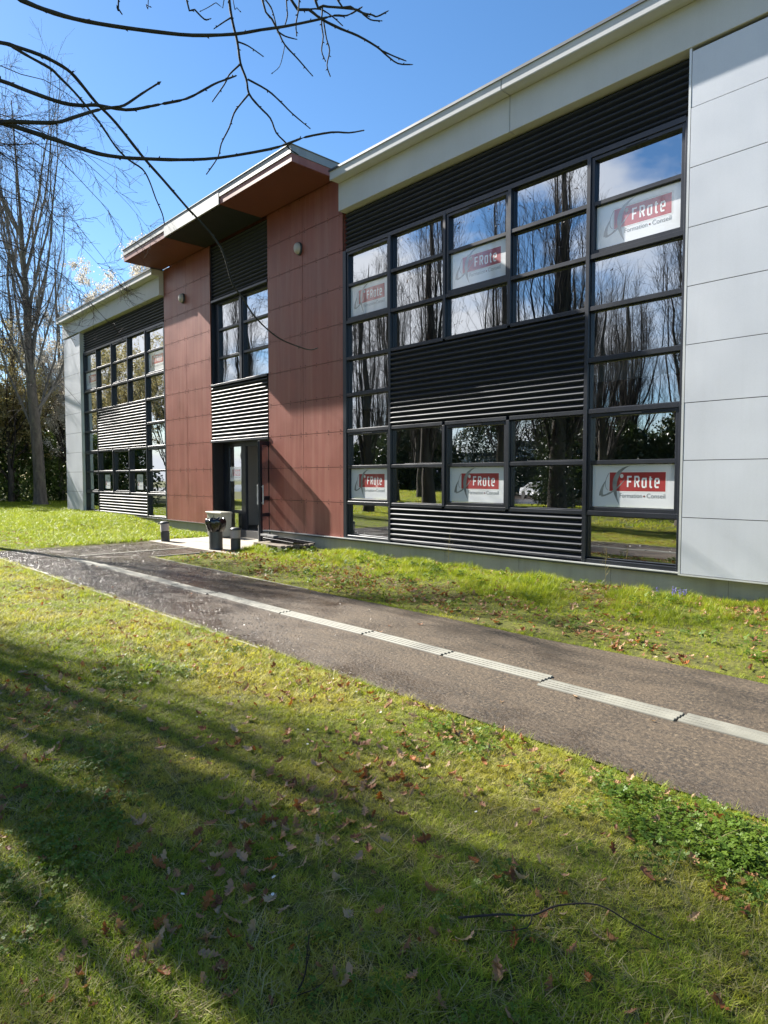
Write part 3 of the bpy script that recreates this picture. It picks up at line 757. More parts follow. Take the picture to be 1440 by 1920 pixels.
b.box(CX0-.03, CX1+.03, CY-.02, CY+.01, 7.8155, 7.83, 'zinc'); b.box(CX0-.03, CX1+.03, CY+.0105, 6, 7.8155, 7.828, 'zinc')
parts_each(b, 'fascia', o)
b = MB(); b.box(CX0+.1, CX1-.1, .2, 6, 7.45, 7.81, 'red'); part(b, 'parapet')

# wall lamps
def wall_lamp(x, z, label):
    o = empty('wall_lamp', (x, 0, z)); tag(o, label, 'lamp', 'oval lamps on the red cladding')
    def oval(b, rx, rz, prof, m):
        n = 20; base = len(b.v)
        for (s_, y) in prof:
            for k in range(n):
                a = 2*math.pi*k/n; b.v.append((rx*s_*math.cos(a), y, rz*s_*math.sin(a)))
        for i in range(len(prof)-1):
            for k in range(n): b.f.append((base+i*n+k, base+i*n+(k+1) % n, base+(i+1)*n+(k+1) % n, base+(i+1)*n+k)); b.mi.append(b.mat(m))
        b.f.append(tuple(base+(len(prof)-1)*n+k for k in range(n))); b.mi.append(b.mat(m))
    b = MB(); oval(b, .095, .135, [(1, -.002), (1.04, -.02), (1.0, -.045), (.88, -.05)], 'bdark'); q = b.build('housing', smooth=True); q.parent = o
    b = MB(); oval(b, .085, .122, [(1, -.045), (.97, -.08), (.85, -.11), (.6, -.13), (.25, -.138)], 'lampglass'); q = b.build('lens', smooth=True); q.parent = o
wall_lamp(-11.82, 6.43, 'oval bulkhead lamp high on the red wall right of the entrance, in shade')
wall_lamp(-17.25, 6.44, 'oval bulkhead lamp high on the red wall left of the entrance')

# ------------------------------------------------------------------ things by the door
def bollard(x, y, label, tilt=0):
    o = empty('bollard_light', (x, y, 0)); tag(o, label, 'bollard light', 'low bollard lights by the entrance'); o.rotation_euler = (tilt, tilt*.5, 0)
    b = MB(); b.lathe([(.10, 0), (.102, .24), (.085, .245), (.085, .26)], 0, 0, 'bdark'); q = b.build('base', smooth=False); q.parent = o
    b = MB(); pr = []
    for k in range(8): z = .26+k*.021; pr += [(.096, z), (.104, z+.010)]
    pr += [(.098, .428)]
    b.lathe(pr, 0, 0, 'blens'); q = b.build('lens'); q.parent = o
    b = MB(); b.lathe([(.106, .428), (.112, .432), (.110, .445), (.095, .468), (.06, .482), (.02, .487)], 0, 0, 'bdark'); q = b.build('cap', smooth=True); q.parent = o
bollard(-15.02, -1.66, 'short grey bollard light leaning at the lawn edge left of the entrance', .05)
bollard(-12.12, -1.47, 'short grey bollard light with ribbed lens right of the bag lined bin')
o = empty('litter_bin', (-12.60, -1.66, 0)); tag(o, 'grey post litter bin lined with a bulging black bag before the entrance', 'litter bin')
b = MB(); b.lathe([(.135, 0), (.145, .02), (.14, .04), (.14, .46), (.15, .47)], 0, 0, 'binbody', 28); q = b.build('body'); q.parent = o
b = MB()
rb = random.Random(4)
prof = [(.135, .38), (.165, .40), (.185, .46), (.205, .53), (.215, .60), (.20, .635), (.185, .655), (.165, .645), (.15, .58), (.14, .5)]
n = 40
for i, (r, z) in enumerate(prof):
    for k in range(n):
        a = 2*math.pi*k/n; f = 1+.05*math.sin(a*7+i*.6)+.035*math.sin(a*13+i*1.3)+rb.uniform(-.015, .015)
        b.v.append((r*f*math.cos(a), r*f*math.sin(a), z+(.012*math.sin(a*9+i)+rb.uniform(-.008, .008))*(i > 0)))
for i in range(len(prof)-1):
    for k in range(n): b.f.append((i*n+k, i*n+(k+1) % n, (i+1)*n+(k+1) % n, (i+1)*n+k)); b.mi.append(b.mat('bag'))
b.f.append(tuple((len(prof)-1)*n+k for k in range(n))); b.mi.append(0)
q = b.build('bag', smooth=True); q.parent = o
o = empty('cabinet', (-15.2, -.12, 0)); tag(o, 'low beige outdoor cabinet with a flat lid against the wall left of the door', 'cabinet')
b = MB(); b.box(-.36, .36, -.16, .14, .03, .60, 'cabinet', .006); q = b.build('body'); q.parent = o
b = MB(); b.box(-.39, .39, -.19, .15, .602, .65, 'cabinet', .008); q = b.build('lid'); q.parent = o
b = MB(); b.box(-.01, .01, -.168, -.161, .06, .57, 'joint'); b.box(.05, .07, -.18, -.162, .30, .42, 'frame'); q = b.build('handle'); q.parent = o
# wooden pallets with a grating on top
def pallet(loc, rot, label, tilt=(0, 0), L=1.15, W=.8, name='pallet', mat='wood'):
    o = empty(name, loc); o.rotation_euler = (tilt[0], tilt[1], rot); tag(o, label, 'pallet')
    def bx(nm, *a):
        b = MB(); b.box(*a, mat, .003); q = b.build(nm); q.parent = o
    for k in range(3): bx('bottom_board', -L/2, L/2, -W/2+k*(W-.1)/2, -W/2+k*(W-.1)/2+.1, 0, .02)
    for i in range(3):
        for k in range(3): bx('block', -L/2+i*(L-.14)/2, -L/2+i*(L-.14)/2+.14, -W/2+k*(W-.1)/2, -W/2+k*(W-.1)/2+.1, .0205, .098)
    for k in range(3): bx('stringer', -L/2+k*(L-.14)/2, -L/2+k*(L-.14)/2+.14, -W/2, W/2, .0985, .118)
    for k in range(6): bx('deck_board', -L/2-.001, L/2+.001, -W/2+k*(W-.10)/5, -W/2+k*(W-.10)/5+.10, .1185, .14)
pallet((-11.62, -.62, .0), R(-4), 'weathered wooden pallet lying on the grass right of the door')
o = empty('grey_board', (-12.15, -.62, .15)); tag(o, 'thick grey slatted board lying raised on the left end of the pallet', 'board'); o.rotation_euler = (R(3), R(-1), R(-14))
for k in range(2):
    b = MB(); b.box(-.42+k*.43, -.0+k*.43, -.06, .06, .085, .13, 'matrub', .006); q = b.build('board'); q.parent = o
    b = MB(); b.box(-.32+k*.43, -.12+k*.43, -.045, .045, -.005, .0845, 'black', .006); q = b.build('foot'); q.parent = o
o = empty('rubber_grating', (-11.55, -.50, .155)); tag(o, 'black honeycomb rubber grating lying across the right end of the pallet', 'grating'); o.rotation_euler = (R(-4), R(3), R(6))
b = MB()
for k in range(14): b.box(-.5+k*.07, -.485+k*.07, -.28, .28, .0, .03, 'bag')
for k in range(8): b.box(-.5, .43, -.28+k*.078, -.27+k*.078, .002, .034, 'bag')
q = b.build('bars'); q.parent = o
b = MB(); b.box(-.52, .45, -.31, -.283, -.002, .04, 'bag', .004); b.box(-.52, .45, .283, .31, -.002, .04, 'bag', .004); q = b.build('rim'); q.parent = o

# ------------------------------------------------------------------ branching plants
def tubes(P, Rd, sides=3):
    """P (N,K,3), Rd (N,K) -> verts, quads of N tapered tubes"""
    N, K, _ = P.shape
    Tn = np.gradient(P, axis=1); Tn /= np.linalg.norm(Tn, axis=2, keepdims=True)+1e-9
    ref = np.array([.31, .83, .46]); ref2 = np.array([.9, -.2, .1])
    A = np.cross(Tn, ref); small = np.linalg.norm(A, axis=2, keepdims=True) < .15
    A = np.where(small, np.cross(Tn, ref2), A); A /= np.linalg.norm(A, axis=2, keepdims=True)+1e-9
    B = np.cross(Tn, A)
    an = np.arange(sides)*2*np.pi/sides
    V = P[:, :, None, :]+Rd[:, :, None, None]*(np.cos(an)[None, None, :, None]*A[:, :, None, :]+np.sin(an)[None, None, :, None]*B[:, :, None, :])
    I = np.arange(N*K*sides).reshape(N, K, sides); J = np.roll(I, -1, axis=2)
    Q = np.stack([I[:, :-1], J[:, :-1], J[:, 1:], I[:, 1:]], -1).reshape(-1, 4)
    return V.reshape(-1, 3), Q
def merge(parts):
    Vs, Qs, n = [], [], 0
    for V, Q in parts: Vs.append(V); Qs.append(Q+n); n += len(V)
    return np.concatenate(Vs), np.concatenate(Qs)
def grow(r, P, Rd, per, ang, ln, trop, K=5, jit=.12, t0=.15, t1=.98, rf=.6, lenprof=None, rmin=.002, az=None):
    """children of every polyline: per = how many, ang = leaving angle, ln = length, trop = pull along z"""
    N, k0, _ = P.shape; M_ = N*per
    idx = np.repeat(np.arange(N), per); t = r.uniform(t0, t1, M_)
    f = t*(k0-1); i0 = np.minimum(f.astype(int), k0-2); fr = (f-i0)[:, None]
    S = P[idx, i0]*(1-fr)+P[idx, i0+1]*fr
    T = P[idx, i0+1]-P[idx, i0]; T /= np.linalg.norm(T, axis=1, keepdims=True)+1e-9
    rr = Rd[idx, i0]*(1-fr[:, 0])+Rd[idx, i0+1]*fr[:, 0]
    rv = r.normal(size=(M_, 3)); pr = np.cross(T, rv); pr /= np.linalg.norm(pr, axis=1, keepdims=True)+1e-9
    a = r.normal(ang, ang*.25, M_)[:, None]
    D = T*np.cos(a)+pr*np.sin(a)
    L = ln*r.uniform(.55, 1.25, M_)
    if lenprof is not None: L = L*lenprof(t)
    C = np.zeros((M_, K, 3)); C[:, 0] = S; st = (L/(K-1))[:, None]
    for j in range(1, K):
        D = D+np.array([0, 0, 1.0])*trop+r.normal(size=(M_, 3))*jit
        D /= np.linalg.norm(D, axis=1, keepdims=True)+1e-9
        C[:, j] = C[:, j-1]+D*st
    r0 = np.maximum(rr*rf, rmin)
    RC = r0[:, None]*np.linspace(1, .35, K)[None, :]; RC = np.maximum(RC, rmin*.8)
    return C, RC
def leafquads(r, pts, size, n_per=1, spread=.05):
    """small leaf / petal quads round points"""
    P = np.repeat(pts, n_per, axis=0)+r.normal(size=(len(pts)*n_per, 3))*spread
    n = len(P); u = r.normal(size=(n, 3)); u /= np.linalg.norm(u, axis=1, keepdims=True)
    v = np.cross(u, r.normal(size=(n, 3))); v /= np.linalg.norm(v, axis=1, keepdims=True)+1e-9
    s = (size*r.uniform(.5, 1.3, n))[:, None]
    V = np.stack([P-u*s*.5, P+v*s*.32, P+u*s*.5, P-v*s*.32], 1).reshape(-1, 3)
    return V, np.arange(n*4).reshape(-1, 4)

def upright_tree(seed, H, spread, stems, loc, label, group, n2=26, n3=7, leaves=0, ivy=0, trunk_h=1.6, tr=.22, name='upright_tree', matn='bark', rot=0, lean=(0, 0)):
    """fastigiate bare tree: many near-vertical stems off a short trunk"""
    r = np.random.default_rng(seed)
    z0 = float(gz(loc[0], loc[1]))
    root = empty(name, (loc[0], loc[1], z0-.05)); tag(root, label, 'tree', group); root.rotation_euler = (0, 0, rot)
    K = 9; t = np.linspace(0, 1, K)
    tp = np.stack([np.full(K, 0.)+lean[0]*t*H, lean[1]*t*H, t*H*.93], 1)[None]; tp[0, 1:-1, :2] += r.normal(size=(K-2, 2))*.05
    trr = (tr*(1-t)**.8+.012)[None]; trr[0, 0] *= 1.35
    V, Q = tubes(tp, trr, 10); fastmesh('trunk', V, Q, matn, root, smooth=True)
    # stems
    N = stems; a = r.uniform(0, 2*np.pi, N)+np.arange(N)*2.399; hb = r.uniform(trunk_h*.7, H*.42, N)
    K = 10; P = np.zeros((N, K, 3)); dirv = np.stack([np.cos(a), np.sin(a)], 1)
    out_ = spread*r.uniform(.35, 1.0, N)*(1-.55*(hb/(H*.42)))
    top = H*r.uniform(.68, .98, N)
    for j, tt in enumerate(np.linspace(0, 1, K)):
        o = 1-(1-tt)**2.3
        P[:, j, :2] = dirv*(out_*o*(1-.15*tt*tt))[:, None]+np.array(lean)*(hb+(top-hb)*tt)[:, None]; P[:, j, 2] = hb+(top-hb)*tt**1.12
    P[:, 1:, :2] += np.cumsum(r.normal(size=(N, K-1, 2))*.045, axis=1)
    Rd = (tr*r.uniform(.14, .32, N))[:, None]*np.linspace(1, .12, K)[None]
    parts = [tubes(P, Rd, 6)]
    prof = lambda t: .35+1.0*np.sin(np.pi*np.clip(t*.95+.05, 0, 1))
    P2, R2 = grow(r, np.concatenate([P]), Rd, n2, .42, H*.13, .16, 6, .09, .08, .97, .20, prof, .0045)
    parts.append(tubes(P2, R2, 4))
    P3, R3 = grow(r, P2, R2, n3, .5, H*.05, .07, 4, .16, .15, 1.0, .5, None, .0035)
    parts.append(tubes(P3, R3, 3))
    V, Q = merge(parts); cr = fastmesh('crown', V, Q, 'twig' if matn == 'bark' else matn, root)
    if leaves:
        k = r.choice(len(P3), leaves); V, Q = leafquads(r, P3[k][:, -1], .07, 3, .05); fastmesh('withered_leaves', V, Q, 'brownleaf', root)
    if ivy:
        n = ivy; zz = r.uniform(0, 1, n)**1.3*H*.36; aa = r.uniform(0, 6.283, n); rr = (tr*1.5+.35*r.uniform(0, 1, n)**2*(1+.6*np.sin(zz*3)))*(1-zz/(H*.6)*.3)
        V, Q = leafquads(r, np.stack([rr*np.cos(aa), rr*np.sin(aa), zz], 1), .09, 1, .03); fastmesh('ivy', V, Q, 'ivy', root)
    return root
GROW = 'upright bare trees in the row behind the viewer'
# the row whose shadows fall across the lawn and whose mirror image stands in the windows
upright_tree(11, 13.5, 1.35, 14, (-11.2, -9.1), 'broad bare upright tree with ivy on its trunk, mirrored in the widest window column', GROW, 25, 7, 60, 2600, tr=.27)
upright_tree(12, 13.5, 1.2, 12, (-16.7, -9.15), 'slender bare upright tree with withered leaves, second of the row behind the viewer', GROW, 26, 7, 200, tr=.22)
upright_tree(13, 12.0, 1.0, 12, (-22.5, -11.2), 'bare upright tree with few brown leaves, third of the row behind the viewer', GROW, 22, 7, 160, tr=.2)
upright_tree(14, 10.5, 1.0, 13, (-7.9, -10.6), 'bare upright tree mirrored in the rightmost window column', GROW, 26, 7, 0, tr=.2)
upright_tree(15, 14.5, 1.9, 16, (-19.5, -23.5), 'tall bare tree beyond the lawn, mirrored between the nearer trees', GROW, 24, 6, 30, tr=.3)
upright_tree(16, 13.5, 2.2, 15, (-11.5, -24.5), 'tall dense bare tree beyond the lawn behind the viewer', GROW, 26, 6, 0, tr=.3)
upright_tree(17, 12.5, 2.0, 15, (-30.5, -24.0), 'tall bare tree far beyond the lawn, mirrored near the red wall', GROW, 22, 6, 60, tr=.3)
upright_tree(18, 11.0, 2.6, 16, (-15.5, -19.5), 'spreading bare tree in the middle of the lawn behind the viewer', GROW, 26, 7, 0, tr=.22)
upright_tree(19, 9.5, 2.3, 15, (-25.5, -18.0), 'low spreading bare tree on the lawn behind the viewer', GROW, 24, 7, 0, tr=.2)

upright_tree(26, 14.0, 1.4, 13, (-16.4, -13.2), 'tall bare upright tree standing behind the row, mirrored in the middle window column', GROW, 26, 7, 120, tr=.24)
upright_tree(27, 13.5, 1.4, 13, (-24.2, -14.6), 'tall bare upright tree behind the row, mirrored in the second window column', GROW, 26, 7, 120, tr=.24)
upright_tree(24, 13.5, 1.5, 12, (-31.0, -10.0), 'bare upright tree mirrored in the upper window over the entrance', GROW, 22, 6, 100, tr=.24)
upright_tree(25, 12.0, 1.6, 12, (-36.5, -11.0), 'bare upright tree mirrored beside the left red wall', GROW, 22, 6, 100, tr=.22)
# tall tree with a pale trunk beyond the far end of the building
def far_tree():
    loc = (-32.0, .36); r = np.random.default_rng(31)
    z0 = float(gz(*loc)); root = empty('poplar_tree', (loc[0], loc[1], z0-.05)); tag(root, 'tall bare poplar with a thick pale trunk on the grass past the building end', 'tree')
    zz = np.array([0, .25, .8, 2, 3.5, 5, 6.5, 8, 10, 13, 17.5]); K = len(zz)
    P = np.stack([-.02*zz+.03*np.sin(zz), -.035*zz+.04*np.sin(zz*.7), zz], 1)[None]
    Rd = np.array([.38, .29, .25, .235, .22, .20, .18, .14, .10, .06, .02])[None]
    V, Q = tubes(P, Rd, 14); fastmesh('trunk', V, Q, 'pale_bark', root, smooth=True)
    N = 26; a = np.arange(N)*2.399+r.uniform(-.4, .4, N); hb = np.concatenate([r.uniform(3.0, 6.5, 8), r.uniform(6, 12, N-8)])
    K = 10; S = np.zeros((N, K, 3)); out_ = r.uniform(.7, 2.4, N); top = np.minimum(hb+r.uniform(5.5, 11, N), 18.5)
    for j, tt in enumerate(np.linspace(0, 1, K)):
        o = 1-(1-tt)**1.9; h = hb+(top-hb)*tt**1.05
        S[:, j, 0] = np.cos(a)*out_*o-.02*hb; S[:, j, 1] = np.sin(a)*out_*o-.035*hb; S[:, j, 2] = h
    S[:, 1:, :2] += np.cumsum(r.normal(size=(N, K-1, 2))*.05, axis=1)
    Rs = (r.uniform(.035, .08, N))[:, None]*np.linspace(1, .12, K)[None]
    parts = [tubes(S, Rs, 6)]
    P2, R2 = grow(r, S, Rs, 14, .45, 1.4, .14, 6, .10, .1, .97, .4, None, .006)
    P3, R3 = grow(r, P2, R2, 5, .55, .55, .04, 4, .16, .2, 1, .5, None, .0045)
    parts += [tubes(P2, R2, 4), tubes(P3, R3, 3)]
    V, Q = merge(parts); fastmesh('crown', V, Q, 'pale_twig', root)
    return root
far_tree()
upright_tree(33, 15.0, 1.1, 9, (-37.0, 2.8), 'thin bare poplar whose upper stems show just left of the far eaves', 'bare poplars past the far end of the building', 13, 5, tr=.12, trunk_h=4, name='poplar_tree', matn='pale_twig')
upright_tree(34, 18.0, 1.7, 12, (-39.5, -.4), 'bare poplar at the left edge of the picture beyond the mown grass', 'bare poplars past the far end of the building', 15, 5, tr=.17, trunk_h=4, name='poplar_tree', matn='pale_twig')
upright_tree(35, 16.5, 1.3, 10, (-38.5, 1.0), 'slim bare poplar close behind the thick trunked one', 'bare poplars past the far end of the building', 14, 5, tr=.14, trunk_h=4, name='poplar_tree', matn='pale_twig')
upright_tree(36, 15.2, 1.1, 10, (-23.0, 18.6), 'bare tree whose twig tips just show over the roof', 'bare trees behind the building', 20, 7, tr=.16, name='poplar_tree')

def blossom_tree(seed, loc, H, rad, label, nb=14000, leafmat_='blossom', group=None, name='blossom_tree', sz=.085, bare=0.25, lowz=.25):
    r = np.random.default_rng(seed); root = empty(name, (loc[0], loc[1], float(gz(*loc))-.05)); tag(root, label, 'tree', group)
    t = np.linspace(0, 1, 6); P = np.stack([.1*np.sin(t*3), .1*np.cos(t*2)-.1, t*H*.5], 1)[None]
    V, Q = tubes(P, (.16*(1-t*.6))[None], 8); fastmesh('trunk', V, Q, 'bark', root, smooth=True)
    N = 16; a = np.arange(N)*2.399; K = 8; S = np.zeros((N, K, 3)); hb = r.uniform(H*.12, H*.48, N); top = H*r.uniform(.6, 1.0, N); o_ = rad*r.uniform(.25, .95, N)
    for j, tt in enumerate(np.linspace(0, 1, K)):
        S[:, j, 0] = np.cos(a)*o_*tt**.8; S[:, j, 1] = np.sin(a)*o_*tt**.8; S[:, j, 2] = hb+(top-hb)*tt
    S[:, 1:] += np.cumsum(r.normal(size=(N, K-1, 3))*.07, axis=1)
    Rs = np.full((N, 1), .05)*np.linspace(1, .15, K)[None]
    P2, R2 = grow(r, S, Rs, 16, .7, rad*.5, .05, 6, .14, .1, 1, .4, None, .006)
    P3, R3 = grow(r, P2, R2, 6, .7, rad*.2, .03, 4, .18, .15, 1, .5, None, .004)
    V, Q = merge([tubes(S, Rs, 5), tubes(P2, R2, 4), tubes(P3, R3, 3)]); fastmesh('crown', V, Q, 'twig', root)
    P3 = P3[P3[:, 2, 2] > H*lowz]
    k = r.choice(len(P3), nb//4); f = r.uniform(0, 1, len(k))[:, None]; pts = P3[k, 1]*(1-f)+P3[k, 3]*f
    V, Q = leafquads(r, pts, sz, 4, .085); fastmesh('blossom' if leafmat_ == 'blossom' else 'leaves', V, Q, leafmat_, root)
    return root
GB = 'white blossom trees behind the far end of the building'
blossom_tree(41, (-37.0, 5.9), 12.8, 3.0, 'white blossom tree rising over the middle of the far eaves', 60000, group=GB, sz=.085)
blossom_tree(42, (-35.0, 8.6), 13.6, 3.0, 'white blossom tree behind the roof next to the canopy corner', 56000, group=GB, sz=.09)
blossom_tree(43, (-36.0, 3.1), 9.8, 2.6, 'white blossom tree hanging beside the grey end of the building', 56000, group=GB, sz=.08)
blossom_tree(44, (-36.5, .3), 8.0, 2.6, 'tree with yellowish young leaves above the dark hedge', 26000, 'yellowleaf', None, 'budding_tree', .11)
blossom_tree(45, (-39.0, -2.6), 8.6, 2.8, 'tree with pale young leaves at the left edge above the hedge', 24000, 'yellowleaf', None, 'budding_tree', .11)
GM = 'budding trees mirrored in the far windows'
blossom_tree(46, (-50.0, -11.5), 12.5, 3.4, 'yellowish budding tree mirrored in the far left windows, nearer one', 20000, 'yellowleaf', GM, 'budding_tree', .13)
blossom_tree(47, (-42.5, -11.5), 10.5, 2.8, 'yellowish budding tree mirrored in the windows left of the red wall', 18000, 'yellowleaf', GM, 'budding_tree', .12)
blossom_tree(48, (-59.0, -13.0), 13.5, 3.6, 'yellowish budding tree mirrored in the far left windows, farther one', 18000, 'yellowleaf', GM, 'budding_tree', .14)

def shrub(seed, loc, rx, ry, H, label, group, n=14000, mat='evergreen', sz=.14, name='laurel_shrub'):
    r = np.random.default_rng(seed); z0 = float(gz(*loc)); root = empty(name, (loc[0], loc[1], z0-.05)); tag(root, label, 'shrub', group)
    # lobed foliage shell, leaves thickest near the surface
    th = r.uniform(0, 2*np.pi, n); cz = r.uniform(0, 1, n)**.85; rad = r.uniform(0, 1, n)**.28
    lob = 1+.18*np.sin(th*3+seed)+.12*np.sin(th*7+cz*6)+.10*np.sin(cz*13+th*2)
    s = np.sqrt(np.clip(1-(cz*.96)**3.0, 0, 1))*lob
    P = np.stack([np.cos(th)*rx*s*rad, np.sin(th)*ry*s*rad, cz*H*(1+.08*np.sin(th*4+seed*2))], 1)
    V, Q = leafquads(r, P, sz, 1, .05); fastmesh('foliage', V, Q, mat, root)
    N = 14; a = np.arange(N)*2.399; K = 6; t = np.linspace(0, 1, K); S = np.stack([np.cos(a)[:, None]*rx*.6*t, np.sin(a)[:, None]*ry*.6*t, np.full((N, 1), H*.85)*t], 2)
    V, Q = tubes(S, np.full((N, 1), .05)*np.linspace(1, .2, K), 5); fastmesh('stems', V, Q, 'bark', root)
GH = 'dark evergreen shrubs of the hedge past the building'
for k, (x, y, rx, ry, H, wd) in enumerate([(-39.5, -6.6, 2.2, 2.0, 4.2, 'at the left edge of the picture'), (-38.5, -3.0, 2.0, 2.1, 4.6, 'second from the left'), (-38.0, .6, 2.0, 2.1, 4.7, 'right behind the thick tree trunk'),
        (-37.5, 4.0, 2.2, 2.1, 5.0, 'between the tree trunk and the building corner'), (-35.0, 7.2, 2.4, 2.4, 5.2, 'hidden mostly by the building corner'), (-46, -3.0, 2.5, 4.0, 6.2, 'in the second rank on the left'), (-45, 4.0, 2.5, 4.0, 6.8, 'in the second rank behind the blossom')]):
    shrub(60+k, (x, y), rx, ry, H, 'dark evergreen shrub of the far hedge, '+wd, GH, 16000, sz=.17)
GQ = 'tall evergreen shrubs beyond the lawn behind the viewer'
for k, (x, y) in enumerate([(-46, -27.5), (-40, -28.5), (-34.5, -27), (-20, -27.5), (-14.5, -29), (-9, -27.5), (-38, -52), (-46, -50), (-54, -48)]):
    shrub(80+k, (x, y), 4.2 if y > -40 else 5.5, 1.8, (4.6 if y > -40 else 7.5)+.6*(k % 3), 'evergreen shrub beyond the rear lawn, number %s from the far end' % ['one', 'two', 'three', 'four', 'five', 'six', 'seven', 'eight', 'nine'][k], GQ, 14000, 'ivy', sz=.24)

# ------------------------------------------------------------------ near tree reaching into the top left of the view
def at(u, v, d):
    """world point seen at photo pixel (u, v), d metres in front of the lens plane"""
    p = CAM+(FW+RT*((u-720)/F_PX)-UP*((v-960)/F_PX))*d
    return np.array(p)
lt = empty('lime_tree', (-5.4, -9.5, 0)); tag(lt, 'near bare lime tree whose long budding branches arch across the sky at top left', 'tree')
def polytube(P, Rd, sides=7, sub=3):
    """one smooth tube through points (Catmull-Rom)"""
    P = np.asarray(P, float); Rd = np.asarray(Rd, float); n = len(P); PP = []; RR_ = []
    for i in range(n-1):
        p0 = P[max(i-1, 0)]; p1 = P[i]; p2 = P[i+1]; p3 = P[min(i+2, n-1)]
        for t in np.arange(sub)/sub:
            PP.append(.5*((2*p1)+(-p0+p2)*t+(2*p0-5*p1+4*p2-p3)*t*t+(-p0+3*p1-3*p2+p3)*t**3)); RR_.append(Rd[i]*(1-t)+Rd[i+1]*t)
    PP.append(P[-1]); RR_.append(Rd[-1])
    return np.array(PP)[None], np.array(RR_)[None]
def bud(p, d, s):
    d = d/(np.linalg.norm(d)+1e-9); a = np.cross(d, [.3, .5, .8]); a /= np.linalg.norm(a); b_ = np.cross(d, a)
    V = [p-d*s*.2]; 
    for k in range(4): an = k*math.pi/2; V.append(p+d*s*.5+(a*math.cos(an)+b_*math.sin(an))*s*.42)
    V.append(p+d*s*1.5)
    V = np.array(V); Q = np.array([[0, 2, 1, 1], [0, 3, 2, 2], [0, 4, 3, 3], [0, 1, 4, 4], [5, 1, 2, 2], [5, 2, 3, 3], [5, 3, 4, 4], [5, 4, 1, 1]])
    return V, Q
rbu = np.random.default_rng(5)
def traced(pix, d0, d1, r0, r1, buds=True, pre=None, endbud=1.0, name='branch', spacing=.16):
    n = len(pix); D_ = np.linspace(d0, d1, n); P = [at(u, v, d) for (u, v), d in zip(pix, D_)]
    Rr = list(np.linspace(r0, r1, n))
    if pre is not None: P = [np.array(p) for p in pre]+P; Rr = list(np.linspace(r0*1.5, r0*1.05, len(pre)))+Rr
    C, RC = polytube(P, Rr); RC = RC*(1+rbu.normal(0, .05, RC.shape))
    tubesV = [tubes(C, RC, 7)]
    tri = []
    c = C[0]
    if buds:
        acc = 0; side = 1
        for i in range(2, len(c)-1):
            acc += np.linalg.norm(c[i]-c[i-1])
            if acc > spacing:
                acc = 0; side = -side; d = c[i]-c[i-1]; d /= np.linalg.norm(d)
                s_ = np.cross(d, np.array(FW))*side+d*.9+rbu.normal(size=3)*.25
                r = RC[0, i]; tri.append(bud(c[i]+s_/np.linalg.norm(s_)*r*.6, s_, max(.0095, r*1.35)))
        d = c[-1]-c[-2]; tri.append(bud(c[-1], d, .010*endbud+RC[0, -1]*.3))
    V, Q = merge(tubesV)
    o = fastmesh(name, V, Q, 'limb', None, smooth=True); part_local(o, lt)
    if tri:
        V, Q = merge(tri); T_ = Q[:, :3]; o2 = fastmesh('buds', V, T_, 'limb', None, tri=True); o2.parent = o
    return c
TR = lambda z, k=0: (-5.4+.05*z, -9.5+.10*z, z)
t = np.linspace(0, 1, 9); zt = t*9.5
P = np.stack([0*t+.05*zt, .10*zt-.25*np.sin(t*2), zt], 1)[None]; P[0, :, 1] += 0
V, Q = tubes(P, (.17*(1-t)**.7+.02)[None], 12); fastmesh('trunk', V, Q, 'bark', lt, smooth=True)
def pre(z, mid): return [TR(z), mid]
traced([(-60, -42), (39, 0), (83, 18), (139, 35), (208, 48), (289, 59), (361, 66), (439, 64), (489, 56), (537, 49), (600, 36), (627, 29), (651, 29), (676, 15)], 3.3, 3.5, .0125, .0042, pre=[TR(3.3), (-4.7, -8.6, 4.0)])
traced([(-70, 225), (0, 229), (42, 242), (97, 260), (153, 279), (192, 290), (236, 296), (278, 298), (339, 299.5), (409, 296), (504, 280), (543, 268), (573, 257), (622, 248), (654, 249), (679, 245)], 3.1, 3.5, .0125, .0036, pre=[TR(2.7), (-4.6, -8.7, 3.1)])
traced([(-60, 74), (0, 80), (28, 87), (75, 103), (108, 119), (133, 136), (155, 161), (180, 192), (217, 230), (267, 293), (305, 336), (355, 394), (366, 405), (414, 464), (435, 530), (455, 558), (474, 589), (502, 618), (528, 637), (560, 650), (581, 656), (594, 653)], 3.6, 4.6, .0115, .0034, pre=[TR(3.0), (-4.9, -8.7, 3.7)])
traced([(22, 87), (58, 108), (94, 128), (111, 144), (139, 172), (167, 205), (189, 233), (217, 275), (242, 300), (267, 317), (280, 339), (292, 372), (304, 400), (308, 418)], 3.62, 4.3, .0085, .0035)
traced([(-60, 140), (0, 151), (55, 172), (117, 193), (155, 198), (180, 197), (236, 206), (278, 200), (308, 194), (350, 185), (383, 168), (403, 157), (424, 149), (440, 143)], 3.0, 3.3, .0100, .0040, pre=[TR(2.6), (-4.4, -8.8, 3.2)])
traced([(-60, 236), (0, 229), (42, 229), (103, 230), (133, 222), (167, 211), (194, 204), (228, 199), (242, 192), (267, 175), (294, 158)], 2.9, 3.1, .0100, .0045, pre=[TR(2.5), (-4.3, -8.8, 3.0)], endbud=1.7)
